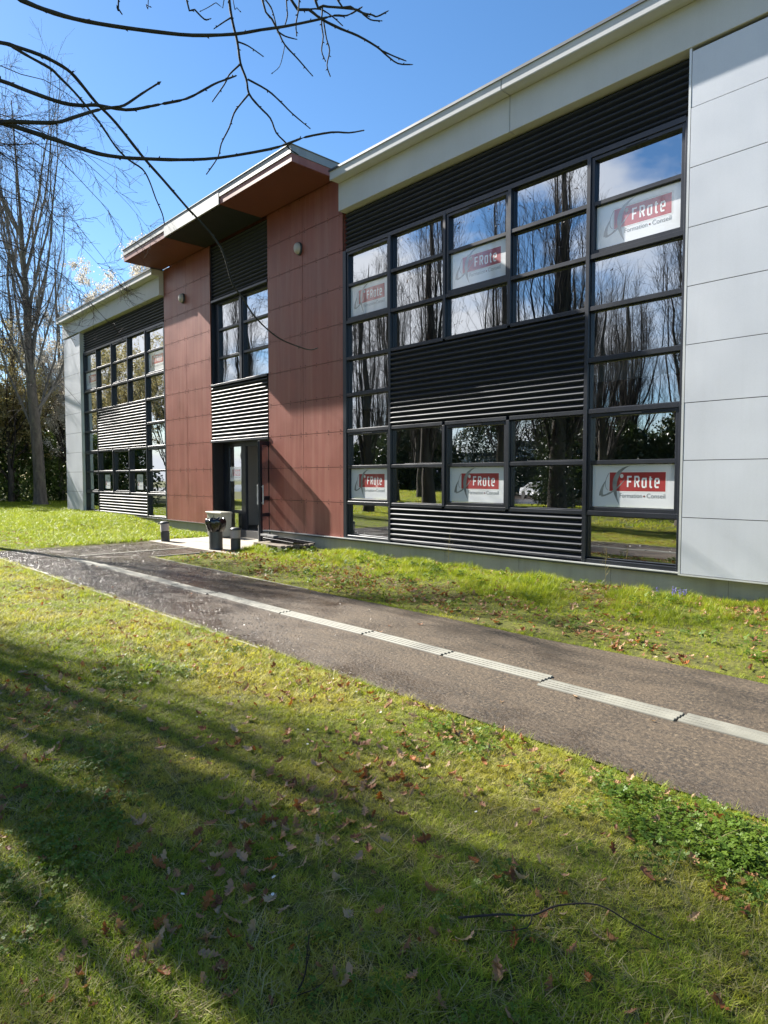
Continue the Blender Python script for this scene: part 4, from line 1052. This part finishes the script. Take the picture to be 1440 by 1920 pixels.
# limb passing above the frame, with hanging twigs
LP = [(-700, -300), (-300, -420), (0, -360), (200, -250), (380, -200), (560, -170), (680, -120)]
traced(LP, 3.2, 4.2, .022, .006, pre=[TR(3.4)], spacing=.3)
HANG = [([(420, -190), (426, -90), (430, 0), (437, 45), (445, 78), (451, 119), (462, 149), (467, 176), (486, 200), (507, 222), (518, 249), (537, 269), (542, 279), (556, 288)], .0058, .0026),
 ([(467, 176), (452, 194), (439, 212), (430, 239), (415, 269), (409, 294), (389, 324)], .0036, .0024), ([(465, 149), (501, 169), (525, 190), (548, 213), (579, 239)], .0038, .0024),
 ([(450, 121), (430, 140), (421, 158), (400, 188)], .0032, .0024), ([(445, 78), (465, 86), (491, 104)], .0030, .0022), ([(433, 33), (420, 41), (404, 52)], .0030, .0024),
 ([(470, -180), (492, 0), (510, 36), (522, 60), (534, 84), (557, 109), (576, 131), (584, 140)], .0042, .0024), ([(498, 0), (508, 14), (514, 32), (520, 58)], .003, .0024), ([(522, 60), (535, 68), (553, 73)], .003, .0022), ([(534, 84), (530, 105), (524, 125), (512, 136)], .0016, .0012),
 ([(500, -180), (546, 0), (579, 18), (603, 36), (639, 54), (671, 67), (707, 88), (725, 104), (746, 119), (770, 121)], .0062, .0028), ([(716, 95), (740, 106), (758, 113)], .003, .0026),
 ([(560, -160), (591, 0), (606, 11), (636, 14), (669, 18), (680, 24), (698, 28), (707, 31), (725, 22)], .0050, .0028), ([(680, 26), (695, 37), (713, 39)], .0030, .0026), ([(600, -140), (633, 0), (657, 12), (668, 19), (690, 30)], .0040, .0026),
 ([(605, 11), (603, 45), (606, 69), (603, 95), (609, 112)], .0032, .0024), ([(607, 42), (612, 72), (618, 95), (613, 122), (618, 140)], .0032, .0024), ([(565, -140), (561, 0), (558, 27), (555, 45), (556, 64)], .0032, .0024), ([(530, -160), (537, 0), (539, 28), (535, 45)], .003, .0024),
 ([(575, 18), (600, 17), (622, 30), (640, 46)], .003, .0024), ([(330, -210), (350, 0), (365, 18), (383, 36), (392, 36)], .0036, .0026), ([(210, -240), (222, 0), (219, 10), (227, 24)], .003, .0028),
 ([(415, -190), (437, 0), (444, 14), (449, 20)], .0018, .0014), ([(270, -200), (278, 0), (274, 8), (280, 12)], .0016, .0014), ([(400, -190), (420, 0), (405, 5), (390, 14), (378, 20)], .0018, .0014)]
for k, (px, r0, r1) in enumerate(HANG):
    dd = 3.75+.12*math.sin(k*2.1); dd = 3.8 if k < 6 else dd
    traced(px, dd, dd, r0*1.55, r1*1.35, name='twig', spacing=.075 if r0 > .002 else 9)
# off-frame crown of the same tree: dense twigs that shade the near lawn
r = np.random.default_rng(51); N = 15; a = np.linspace(2.2, 6.6, N)+r.normal(0, .2, N); K = 8
S = np.zeros((N, K, 3)); hb = r.uniform(2.6, 7.0, N); Ls = r.uniform(1.8, 3.4, N)
for j, tt in enumerate(np.linspace(0, 1, K)):
    S[:, j, 0] = np.cos(a)*Ls*tt*.8+.05*hb-.2; S[:, j, 1] = np.sin(a)*Ls*tt*.75+.10*hb-.5*tt; S[:, j, 2] = hb+Ls*tt*.7
Rs = np.full((N, 1), .05)*np.linspace(1, .15, K)[None]
P2, R2 = grow(r, S, Rs, 10, .7, 1.2, .0, 6, .12, .2, 1, .4, None, .005)
P3, R3 = grow(r, P2, R2, 5, .7, .5, .0, 4, .16, .15, 1, .5, None, .0035)
V, Q = merge([tubes(S, Rs, 6), tubes(P2, R2, 4), tubes(P3, R3, 3)]); fastmesh('crown', V, Q, 'limb', lt)

# mid-distance tree at the left edge: long drooping twiggy boughs
def drooping_tree(seed, loc, label, H=9, name='lime_tree', N=22, azc=0., azw=1.2, L=4.2, zlo=3.0, zhi=8.0):
    r = np.random.default_rng(seed); z0 = float(gz(*loc)); root = empty(name, (loc[0], loc[1], z0-.05)); tag(root, label, 'tree')
    t = np.linspace(0, 1, 8); P = np.stack([.15*np.sin(t*2), .1*t, t*H], 1)[None]; V, Q = tubes(P, np.array([.17, .14, .12, .09, .05, .04, .03, .02])[None], 10); fastmesh('trunk', V, Q, 'bark', root, smooth=True)
    a = azc+r.uniform(-azw, azw, N); K = 12; S = np.zeros((N, K, 3)); hb = np.linspace(zlo, zhi, N)+r.normal(0, .25, N); Ls = L*r.uniform(.55, 1.1, N); up = r.uniform(.25, .6, N)
    for j, tt in enumerate(np.linspace(0, 1, K)):
        S[:, j, 0] = np.cos(a)*Ls*tt; S[:, j, 1] = np.sin(a)*Ls*tt; S[:, j, 2] = hb+Ls*(up*tt-(.75+.25*np.sin(a*9))*tt*tt)
    S[:, 1:] += np.cumsum(r.normal(size=(N, K-1, 3))*.035, axis=1)
    Rs = (r.uniform(.014, .026, N))[:, None]*np.linspace(1, .14, K)[None]
    P2, R2 = grow(r, S, Rs, 14, .60, 1.05, -.02, 7, .19, .15, 1, .4, lambda t: 1.2-.6*t, .0050)
    P3, R3 = grow(r, P2, R2, 7, .70, .38, .01, 4, .24, .2, 1, .6, None, .0040)
    V, Q = merge([tubes(S, Rs, 5), tubes(P2, R2, 4), tubes(P3, R3, 3)]); fastmesh('crown', V, Q, 'twig', root)
drooping_tree(71, (-20.5, -5.75), 'bare tree past the left edge of the picture with drooping twiggy boughs', H=10.5, azc=.32, azw=.58, L=6.2, zlo=5.0, zhi=11.0, N=46)

# ------------------------------------------------------------------ ground cover (instanced on points)
stash = []
def stash_mesh(V, F, mat):
    me = bpy.data.meshes.new('tuft'); me.from_pydata([tuple(map(float, v)) for v in V], [], F); me.materials.append(M[mat]); me.update()
    return bpy.data.objects.new('tuft', me)
def tuft(r, n, h, rad, wd, lean=.5, mat='blade', segs=3, curl=.5):
    V, F = [], []
    for _ in range(n):
        a, rr = r.uniform(0, 6.283), rad*math.sqrt(r.uniform(0, 1)); x, y = rr*math.cos(a), rr*math.sin(a)
        d = r.uniform(0, 6.283); l = abs(r.normal(lean, .25)); hh = h*r.uniform(.5, 1.25); w_ = wd*r.uniform(.7, 1.3); b0 = len(V)
        for k in range(segs+1):
            t = k/segs; ox = l*hh*(t+curl*t*t)*math.cos(d); oy = l*hh*(t+curl*t*t)*math.sin(d); z = hh*(t-.25*l*t*t)-.004
            ww = w_*(1-t**1.6)+.0003
            V += [(x+ox-ww*math.sin(d)/2, y+oy+ww*math.cos(d)/2, z), (x+ox+ww*math.sin(d)/2, y+oy-ww*math.cos(d)/2, z)]
        for k in range(segs): F.append((b0+2*k, b0+2*k+1, b0+2*k+3, b0+2*k+2))
    return stash_mesh(V, F, mat)
def collection_of(objs):
    c = bpy.data.collections.new('sources')
    for i, o in enumerate(objs): o.name = 'src_%03d' % i; c.objects.link(o)
    return c
def scatter(name, pts, rots, scl, objs, kind_label=None):
    n = len(pts); me = bpy.data.meshes.new(name); me.vertices.add(n); me.vertices.foreach_set('co', np.asarray(pts, np.float32).ravel())
    at_ = me.attributes.new('rot', 'FLOAT_VECTOR', 'POINT'); at_.data.foreach_set('vector', np.asarray(rots, np.float32).ravel())
    at_ = me.attributes.new('scl', 'FLOAT', 'POINT'); at_.data.foreach_set('value', np.asarray(scl, np.float32))
    o = bpy.data.objects.new(name, me); COL.objects.link(o); tag(o, kind='stuff')
    ng = bpy.data.node_groups.new(name, 'GeometryNodeTree')
    ng.interface.new_socket('Geometry', in_out='INPUT', socket_type='NodeSocketGeometry'); ng.interface.new_socket('Geometry', in_out='OUTPUT', socket_type='NodeSocketGeometry')
    N = ng.nodes.new; L = ng.links.new
    gi = N('NodeGroupInput'); go = N('NodeGroupOutput'); ip = N('GeometryNodeInstanceOnPoints'); ci = N('GeometryNodeCollectionInfo')
    ci.inputs['Collection'].default_value = collection_of(objs); ci.inputs['Separate Children'].default_value = True; ci.inputs['Reset Children'].default_value = True
    ip.inputs['Pick Instance'].default_value = True
    a1 = N('GeometryNodeInputNamedAttribute'); a1.data_type = 'FLOAT_VECTOR'; a1.inputs['Name'].default_value = 'rot'
    a2 = N('GeometryNodeInputNamedAttribute'); a2.data_type = 'FLOAT'; a2.inputs['Name'].default_value = 'scl'
    m2p = N('GeometryNodeMeshToPoints'); m2p.inputs['Radius'].default_value = .001
    L(gi.outputs[0], m2p.inputs['Mesh']); L(m2p.outputs[0], ip.inputs['Points']); L(ci.outputs[0], ip.inputs['Instance'])
    L(a1.outputs['Attribute'], ip.inputs['Rotation']); L(a2.outputs['Attribute'], ip.inputs['Scale']); L(ip.outputs[0], go.inputs[0])
    md = o.modifiers.new('scatter', 'NODES'); md.node_group = ng
    return o
def noise2(x, y, s, seed=0):
    """cheap smooth noise for densities, 0..1"""
    v = 0
    q = np.random.default_rng(seed)
    for k in range(6):
        a = q.uniform(0, 6.283); f = s*(1.0+.65*k); v = v+np.sin(f*(x*np.cos(a)+y*np.sin(a))+q.uniform(0, 6.283))/(1+.35*k)
    return .5+.5*np.tanh(v*.7)
def field(r, x0, x1, y0, y1, dens, keep=None):
    n = int((x1-x0)*(y1-y0)*dens); x = r.uniform(x0, x1, n); y = r.uniform(y0, y1, n)
    if keep is not None: m = r.uniform(0, 1, n) < keep(x, y); x, y = x[m], y[m]
    return x, y
def place(r, x, y, s0, s1, dz=0., tilt=.12, hf=None):
    z = gz(x, y)+dz; n = len(x); rot = np.stack([r.normal(0, tilt, n), r.normal(0, tilt, n), r.uniform(0, 6.283, n)], 1)
    s = r.uniform(s0, s1, n)
    if hf is not None: s = s*hf(x, y)
    return np.stack([x, y, z], 1), rot, s
rg = np.random.default_rng(91)
def lawnmask(x, y):
    off = (y > -5.405) & (y < -3.26) & (x > -15.4); off |= (x > -15.45) & (x < -12.15) & (y > -3.4); off |= (x > -15.4) & (x < -13.95) & (y < -5.3); off |= (y > -.02) & (x > XE0-.1) & (x < XE1+.1)
    return ~off
near = [tuft(rg, 16, .027, .030, .0026, .8) for _ in range(6)]+[tuft(rg, 10, .026, .03, .0022, 1.2, 'straw') for _ in range(2)]
def inview(x, y):   # distance band helper: thin out with distance from the viewer
    d = np.hypot(x, y+8.58); return d
def dens_near(x, y): return lawnmask(x, y)*np.clip(3.4/np.maximum(inview(x, y), 1.8), .10, 1)*(.55+.45*noise2(x, y, 3.1, 5))
x, y = field(rg, -14.2, 1.5, -9.6, -5.3, 2600, dens_near)
sc = np.clip(inview(x, y)/4.0, 1.0, 2.0)**.6
P_, R_, S_ = place(rg, x, y, .65, 1.25, 0, .18); S_ = S_*sc*(.7+.5*noise2(x, y, 1.7, 8))
scatter('lawn_grass', P_, R_, S_, near)
# strip between path and building: longer, tufty
lush = [tuft(rg, 16, .11, .035, .0042, .40, 'lush') for _ in range(4)]+[tuft(rg, 12, .07, .04, .0034, .8, 'blade') for _ in range(4)]
def dens_strip(x, y): return lawnmask(x, y)*(.10+.90*noise2(x, y, 2.9, 15)**1.3)
x, y = field(rg, -12.3, 2.0, -3.24, -.02, 1000, dens_strip)
hf = lambda x, y: (.28+.82*sstep(-2.5, -.9, y)*(.24+1.0*noise2(x, y, 3.3, 16)**1.2))
P_, R_, S_ = place(rg, x, y, .7, 1.15, 0, .14, hf); scatter('verge_grass', P_, R_, S_, lush)
# mown mound at the far left
mound = [tuft(rg, 18, .075, .07, .008, .5, 'lush') for _ in range(4)]
def dens_mound(x, y): return lawnmask(x, y)*1.0
x, y = field(rg, -38, -15.3, -12, 3.0, 170, dens_mound); k = ~((x > XE0-.1) & (y > -.02)); x, y = x[k], y[k]
P_, R_, S_ = place(rg, x, y, .7, 1.3, 0, .1, lambda x, y: .35+.75*sstep(-5.2, -3.0, y)); scatter('far_grass', P_, R_, S_, mound)
x, y = field(rg, -38, 2, -26, -9.5, 30, lambda x, y: lawnmask(x, y)*1.0)
P_, R_, S_ = place(rg, x, y, 1.2, 2.2, 0, .1); scatter('rear_grass', P_, R_, S_, [tuft(rg, 16, .05, .10, .012, .6, 'blade') for _ in range(3)])
# longer grass fringing the path edges
x = np.concatenate([rg.uniform(-14, 2, 2600), rg.uniform(-12.2, 2, 1500)]); y = np.concatenate([-5.44+rg.normal(0, .022, 2600), -3.235+rg.normal(0, .022, 1500)])
k = rg.uniform(0, 1, len(x)) < .25+.75*noise2(x, y*0, 2.3, 71); x, y = x[k], y[k]
P_, R_, S_ = place(rg, x, y, .35, .75, 0, .25); scatter('edge_grass', P_, R_, S_, [tuft(rg, 14, .06, .03, .0034, .9, 'blade') for _ in range(4)])
# straw wisps
x, y = field(rg, -8, 1.5, -9.4, -5.5, 60, lambda x, y: noise2(x, y, 2.0, 33)**2)
P_, R_, S_ = place(rg, x, y, .7, 1.4, .005, .3); scatter('straw', P_, R_, S_, [tuft(rg, 4, .042, .03, .0020, 1.4, 'straw', 4, .9) for _ in range(4)])
# clover and small broad-leaved weeds
def cloverclump(r, n, rad, h, ls, mat='cloverleaf'):
    V, F = [], []
    for _ in range(n):
        a, rr = r.uniform(0, 6.283), rad*math.sqrt(r.uniform(0, 1)); x, y, z = rr*math.cos(a), rr*math.sin(a), h*r.uniform(.35, 1.1); a0 = r.uniform(0, 6.283); tx_, ty_ = r.normal(0, .35, 2)
        for k in range(3):
            d = a0+k*2.094; s = ls*r.uniform(.8, 1.2); b0 = len(V); c, q = math.cos(d), math.sin(d)
            for (px, py) in ((0, 0), (.45, -.38), (.85, -.34), (1.0, 0), (.85, .34), (.45, .38)):
                X_, Y_ = (px*c-py*q)*s, (px*q+py*c)*s; V.append((x+X_, y+Y_, z+X_*tx_+Y_*ty_+.15*s*abs(py)))
            F.append(tuple(range(b0, b0+6)))
    return stash_mesh(V, F, mat)
cl = [cloverclump(rg, 14, .045, .04, .0105) for _ in range(4)]
def cmask(x, y):
    a = np.exp(-(((x+.80)/.72)**2+((y+5.75)/.30)**2)**1.6)      # the big patch by the path
    b_ = .16*(noise2(x, y, 1.6, 44) > .86)*(y < -6.2)+.10*(noise2(x, y, 2.4, 45) > .88)
    return np.clip(a+b_, 0, 1)*lawnmask(x, y)
x, y = field(rg, -6.5, 1.2, -9.2, -5.47, 700, cmask)
P_, R_, S_ = place(rg, x, y, .7, 1.3, 0, .1); scatter('clover', P_, R_, S_, cl)
x, y = field(rg, -12, 1.5, -3.1, -.1, 9, lambda x, y: noise2(x, y, 2.6, 47)); P_, R_, S_ = place(rg, x, y, .9, 2.0, .0, .1); scatter('weeds', P_, R_, S_, [cloverclump(rg, 14, .05, .06, .016) for _ in range(3)])
# fallen oak leaves
def oakleaf(r):
    s = .042; pr = [(0, .04), (.12, .05), (.2, .20), (.28, .10), (.4, .30), (.5, .15), (.62, .34), (.72, .16), (.84, .24), (.95, .10), (1, 0)]
    n = len(pr); c1, c2, tw = r.uniform(.2, 1.3), r.uniform(-.9, .9), r.uniform(-1, 1); V, F = [], []
    for (t, w_) in pr:
        zc = c1*s*(t-.5)**2*2
        for sd in (-1, 0, 1): V.append(((t-.5)*2*s, sd*w_*s*1.6*(1+.15*r.normal()), zc+abs(sd)*w_*s*c2*1.2+sd*tw*s*.25*t+r.normal(0, .0012)))
    for i in range(n-1):
        for k in range(2): F.append((i*3+k, (i+1)*3+k, (i+1)*3+k+1, i*3+k+1))
    return stash_mesh(V, F, 'deadleaf')
ol = [oakleaf(rg) for _ in range(9)]
def dleaf(x, y):
    return lawnmask(x, y)*(.12+.9*noise2(x, y, 2.7, 52)**2.2+.5*np.exp(-((y+5.6)/.18)**2)*(x > -9))*np.clip(3.5/inview(x, y), .3, 1)
x, y = field(rg, -13, 1.5, -9.4, -5.42, 210, dleaf); P_, R_, S_ = place(rg, x, y, .28, .95, .018, .45); 
x2, y2 = field(rg, -13, 1.5, -3.2, -.05, 150, lambda x, y: lawnmask(x, y)*noise2(x, y, 2.2, 54)**1.5); Pb, Rb, Sb = place(rg, x2, y2, .5, 1.1, .02, .35)
x3, y3 = field(rg, -13, 2, -5.3, -3.3, .6); Pc, Rc, Sc = place(rg, x3, y3, .4, .8, .0, .15); Pc[:, 2] = .006
x4, y4 = field(rg, -20, -15.4, -4.5, -.3, 10, lambda x, y: lawnmask(x, y)*.6); Pd, Rd_, Sd = place(rg, x4, y4, .7, 1.2, .03, .35)
scatter('fallen_leaves', np.concatenate([P_, Pb, Pc, Pd]), np.concatenate([R_, Rb, Rc, Rd_]), np.concatenate([S_, Sb, Sc, Sd]), ol)
# tiny glossy facets added to make sun glints on the far asphalt
def glint_facet(r):
    s = .0055; V = [(math.cos(a)*s*r.uniform(.7, 1.2), math.sin(a)*s*r.uniform(.7, 1.2), 0) for a in np.linspace(0, 6.283, 6)[:-1]]+[(r.normal(0, .001), r.normal(0, .001), s*.55)]
    return stash_mesh(V, [(i, (i+1) % 5, 5) for i in range(5)], 'glint_facet')
def gmask(x, y): return np.clip((-4.2-x)/5, 0, 1)*(.15+.85*np.exp(-((y+5.1)/.38)**2)+.5*(x < -9)*noise2(x, y, 2.0, 77))*((x < -12.4) | (y < -3.3))*(np.abs(y+4.375) > .13)
x, y = field(rg, -15, -3.5, -5.38, -2.6, 1500, gmask); P_, R_, S_ = place(rg, x, y, .5, 1.5, 0, .75); P_[:, 2] = .002
scatter('added_glints', P_, R_, S_, [glint_facet(rg) for _ in range(4)])
# daisies and fallen petals
def petalm(r, mat='petal', n=1, s=.006):
    V, F = [], []
    for k in range(n):
        a = k*6.283/max(n, 1); b0 = len(V); ox, oy = (math.cos(a)*s*1.0, math.sin(a)*s*1.0) if n > 1 else (0, 0)
        for j in range(6): b_ = j*math.pi/3; V.append((ox+math.cos(b_)*s, oy+math.sin(b_)*s*.8, (.01 if n > 1 else 0)+.3*s*math.cos(b_*2)))
        F.append(tuple(range(b0, b0+6)))
    return stash_mesh(V, F, mat)
x, y = field(rg, -7, 1, -9, -5.5, 7, lambda x, y: lawnmask(x, y)*noise2(x, y, 1.9, 61)**1.5); P_, R_, S_ = place(rg, x, y, .7, 1.3, .04, .3)
scatter('white_petals', P_, R_, S_, [petalm(rg), petalm(rg, n=5, s=.0045)])
hy = empty('grape_hyacinth', (-3.35, -.75, 0)); tag(hy, 'small clump of blue grape hyacinths in the long grass near the plinth', 'flowers')
r = np.random.default_rng(64); S = np.zeros((9, 4, 3))
for i in range(9):
    bx_, by_ = r.uniform(-.16, .16), r.uniform(-.08, .08); S[i] = [(bx_, by_, .19*t) for t in (0, .35, .7, 1)]; S[i, :, 0] += np.linspace(0, r.normal(0, .03), 4)
V, Q = tubes(S, np.full((9, 4), .0025), 4); fastmesh('stems', V, Q, 'lush', hy)
pts = np.concatenate([S[:, 3]+np.array([0, 0, -.012*k]) for k in range(5)]); V, Q = leafquads(r, pts, .018, 5, .006); fastmesh('petals', V, Q, 'bluepetal', hy)
# twigs lying on the lawn, dry stalks by the plinth
def twig(pts, rad, label, side=()):
    P = np.array(pts, float); c0 = P[0].copy(); o = empty('fallen_twig', tuple(c0)); tag(o, label, 'twig')
    C, RC = polytube(P-c0, np.linspace(rad, rad*.4, len(P)), sub=4); parts = [tubes(C, RC, 6)]
    for s_ in side: C, RC = polytube(np.array(s_)-c0, np.linspace(rad*.6, rad*.3, len(s_)), sub=3); parts.append(tubes(C, RC, 5))
    V, Q = merge(parts); m_ = fastmesh('twig', V, Q, 'twig', o, smooth=True); return o
twig([(-1.38, -6.95, .05), (-1.29, -6.84, .055), (-1.22, -6.76, .05), (-1.16, -6.70, .085), (-1.06, -6.62, .10), (-.97, -6.57, .06), (-.88, -6.53, .03)], .0045, 'long thin dark twig arching over the shaded lawn at lower right', [[(-1.22, -6.76, .05), (-1.20, -6.82, .045), (-1.26, -6.90, .04)]])
twig([(-1.52, -7.52, .0), (-1.50, -7.49, .07), (-1.50, -7.48, .14), (-1.50, -7.47, .19)], .0030, 'short forked dark twig sticking up from the lawn near the bottom edge', [[(-1.52, -7.52, .01), (-1.46, -7.47, .05), (-1.43, -7.45, .10)], [(-1.50, -7.48, .10), (-1.49, -7.48, .15), (-1.505, -7.475, .20)]])
for k, (x_, lb) in enumerate(((-7.35, 'dry pale weed stalk before the louvre left of the middle window'), (-4.5, 'dry pale weed stalk before the rightmost window'))):
    r = np.random.default_rng(70+k); S = np.array([[(0, 0, 0), (.01, 0, .15), (.0, .01, .32), (.02, 0, .5+.05*k)]]); o = empty('dry_weed', (x_, -.22, 0)); tag(o, lb, 'weed')
    P2, R2 = grow(r, S, np.full((1, 4), .003), 12, .7, .16, .05, 4, .1, .35, 1, .6, None, .0015); V, Q = merge([tubes(S, np.full((1, 4), .003), 4), tubes(P2, R2, 3)]); fastmesh('stalks', V, Q, 'straw', o)

# the wood beyond the car park: bare trees copied from two grown ones
GW = 'bare trees of the wood beyond the rear lawn'
wa = upright_tree(21, 13, 3.2, 17, (-13.5, -33), 'bare tree of the wood mirrored in the right windows, nearest of them', GW, 32, 7, tr=.26, name='bare_tree')
wb = upright_tree(22, 11, 3.6, 17, (-20, -31.5), 'bare tree of the wood with a wide low crown', GW, 34, 7, tr=.24, name='bare_tree')
ord_ = ['first', 'second', 'third', 'fourth', 'fifth', 'sixth', 'seventh', 'eighth', 'ninth', 'tenth', 'eleventh', 'twelfth', 'thirteenth', 'fourteenth', 'fifteenth', 'sixteenth', 'seventeenth', 'eighteenth', 'nineteenth', 'twentieth']
rw = np.random.default_rng(23)
for k in range(20):
    c = copy_tree((wa, wb)[k % 2]); row = k % 2
    c.location = (-4-k*4.1+rw.uniform(-1, 1), -32-5*row+rw.uniform(-2, 2), -.05); c.rotation_euler = (0, 0, rw.uniform(0, 6.28)); sc_ = rw.uniform(.85, 1.3); c.scale = (sc_, sc_, sc_)
    c['label'] = 'bare tree of the wood beyond the rear lawn, %s from the right end' % ord_[k]
# ------------------------------------------------------------------ car park things seen only in the glass
def car(loc, rot, paint, label):
    o = empty('parked_car', loc); o.rotation_euler = (0, 0, rot); tag(o, label, 'car', 'cars parked beyond the rear lawn')
    prof = [(-2.05, .35), (-2.08, .62), (-1.95, .92), (-1.25, 1.02), (-.55, 1.42), (.55, 1.47), (1.35, 1.25), (1.95, .98), (2.05, .70), (2.02, .35)]
    b = MB(); n = len(prof)
    def hw(z): return .86-.20*max(0, (z-.95)/.5)
    for s_ in (-1, 1): b.poly([(x, s_*hw(z), z) for x, z in (prof if s_ < 0 else prof[::-1])], paint)
    for i in range(n):
        (xa, za), (xb, zb) = prof[i], prof[(i+1) % n]; b.quad((xa, -hw(za), za), (xa, hw(za), za), (xb, hw(zb), zb), (xb, -hw(zb), zb), paint)
    q = b.build('body', fixn=True); q.parent = o
    b = MB()
    for s_ in (-1, 1): b.poly([(x, s_*(hw(z)+.004), z) for x, z in ((-1.1, 1.03), (-.5, 1.36), (.5, 1.40), (1.25, 1.2), (1.2, 1.03))], 'black')
    b.quad((-1.27, -.72, 1.05), (-1.27, .72, 1.05), (-.62, .6, 1.40), (-.62, -.6, 1.40), 'black'); q = b.build('window'); q.parent = o
    for x_ in (-1.3, 1.3):
        for s_ in (-1, 1):
            b = MB(); V_ = []
            for yy in (s_*.72, s_*.88):
                V_.append([(x_+.32*math.cos(a), yy, .32+.32*math.sin(a)) for a in np.linspace(0, 6.283, 17)[:-1]])
            for k in range(16): b.quad(V_[0][k], V_[0][(k+1) % 16], V_[1][(k+1) % 16], V_[1][k], 'tyre')
            b.poly(V_[1], 'tyre'); q = b.build('wheel'); q.parent = o
    for s_ in (-1, 1):
        b = MB(); b.box(-2.06, -1.98, s_*.66-.16, s_*.66+.16, .66, .80, 'edge'); q = b.build('headlight'); q.parent = o
    return o
car((-31.0, -38.0, .0), R(35), 'carpaint', 'silver hatchback parked beyond the rear lawn, mirrored low in the wide window')
car((-24.0, -41.0, .0), R(35), 'carblue', 'dark blue hatchback parked beside the silver one')
car((-40.5, -36.0, .0), R(20), 'carblue', 'dark blue hatchback parked alone farther along the car park')
fb = empty('distant_building', (-45, -75, 0)); tag(fb, 'low pale flat roofed building beyond the car park', 'building')
b = MB(); b.box(-25, 25, -8, 8, 0, 5.2, 'farwall'); q = b.build('wall'); q.parent = fb
b = MB(); b.box(-25.2, 25.2, -8.2, 8.2, 5.2, 5.7, 'farroof'); q = b.build('roof'); q.parent = fb
for k in range(10):
    b = MB(); b.box(-23+k*4.8, -20+k*4.8, 8.001, 8.05, 1.2, 3.6, 'black'); q = b.build('window'); q.parent = fb
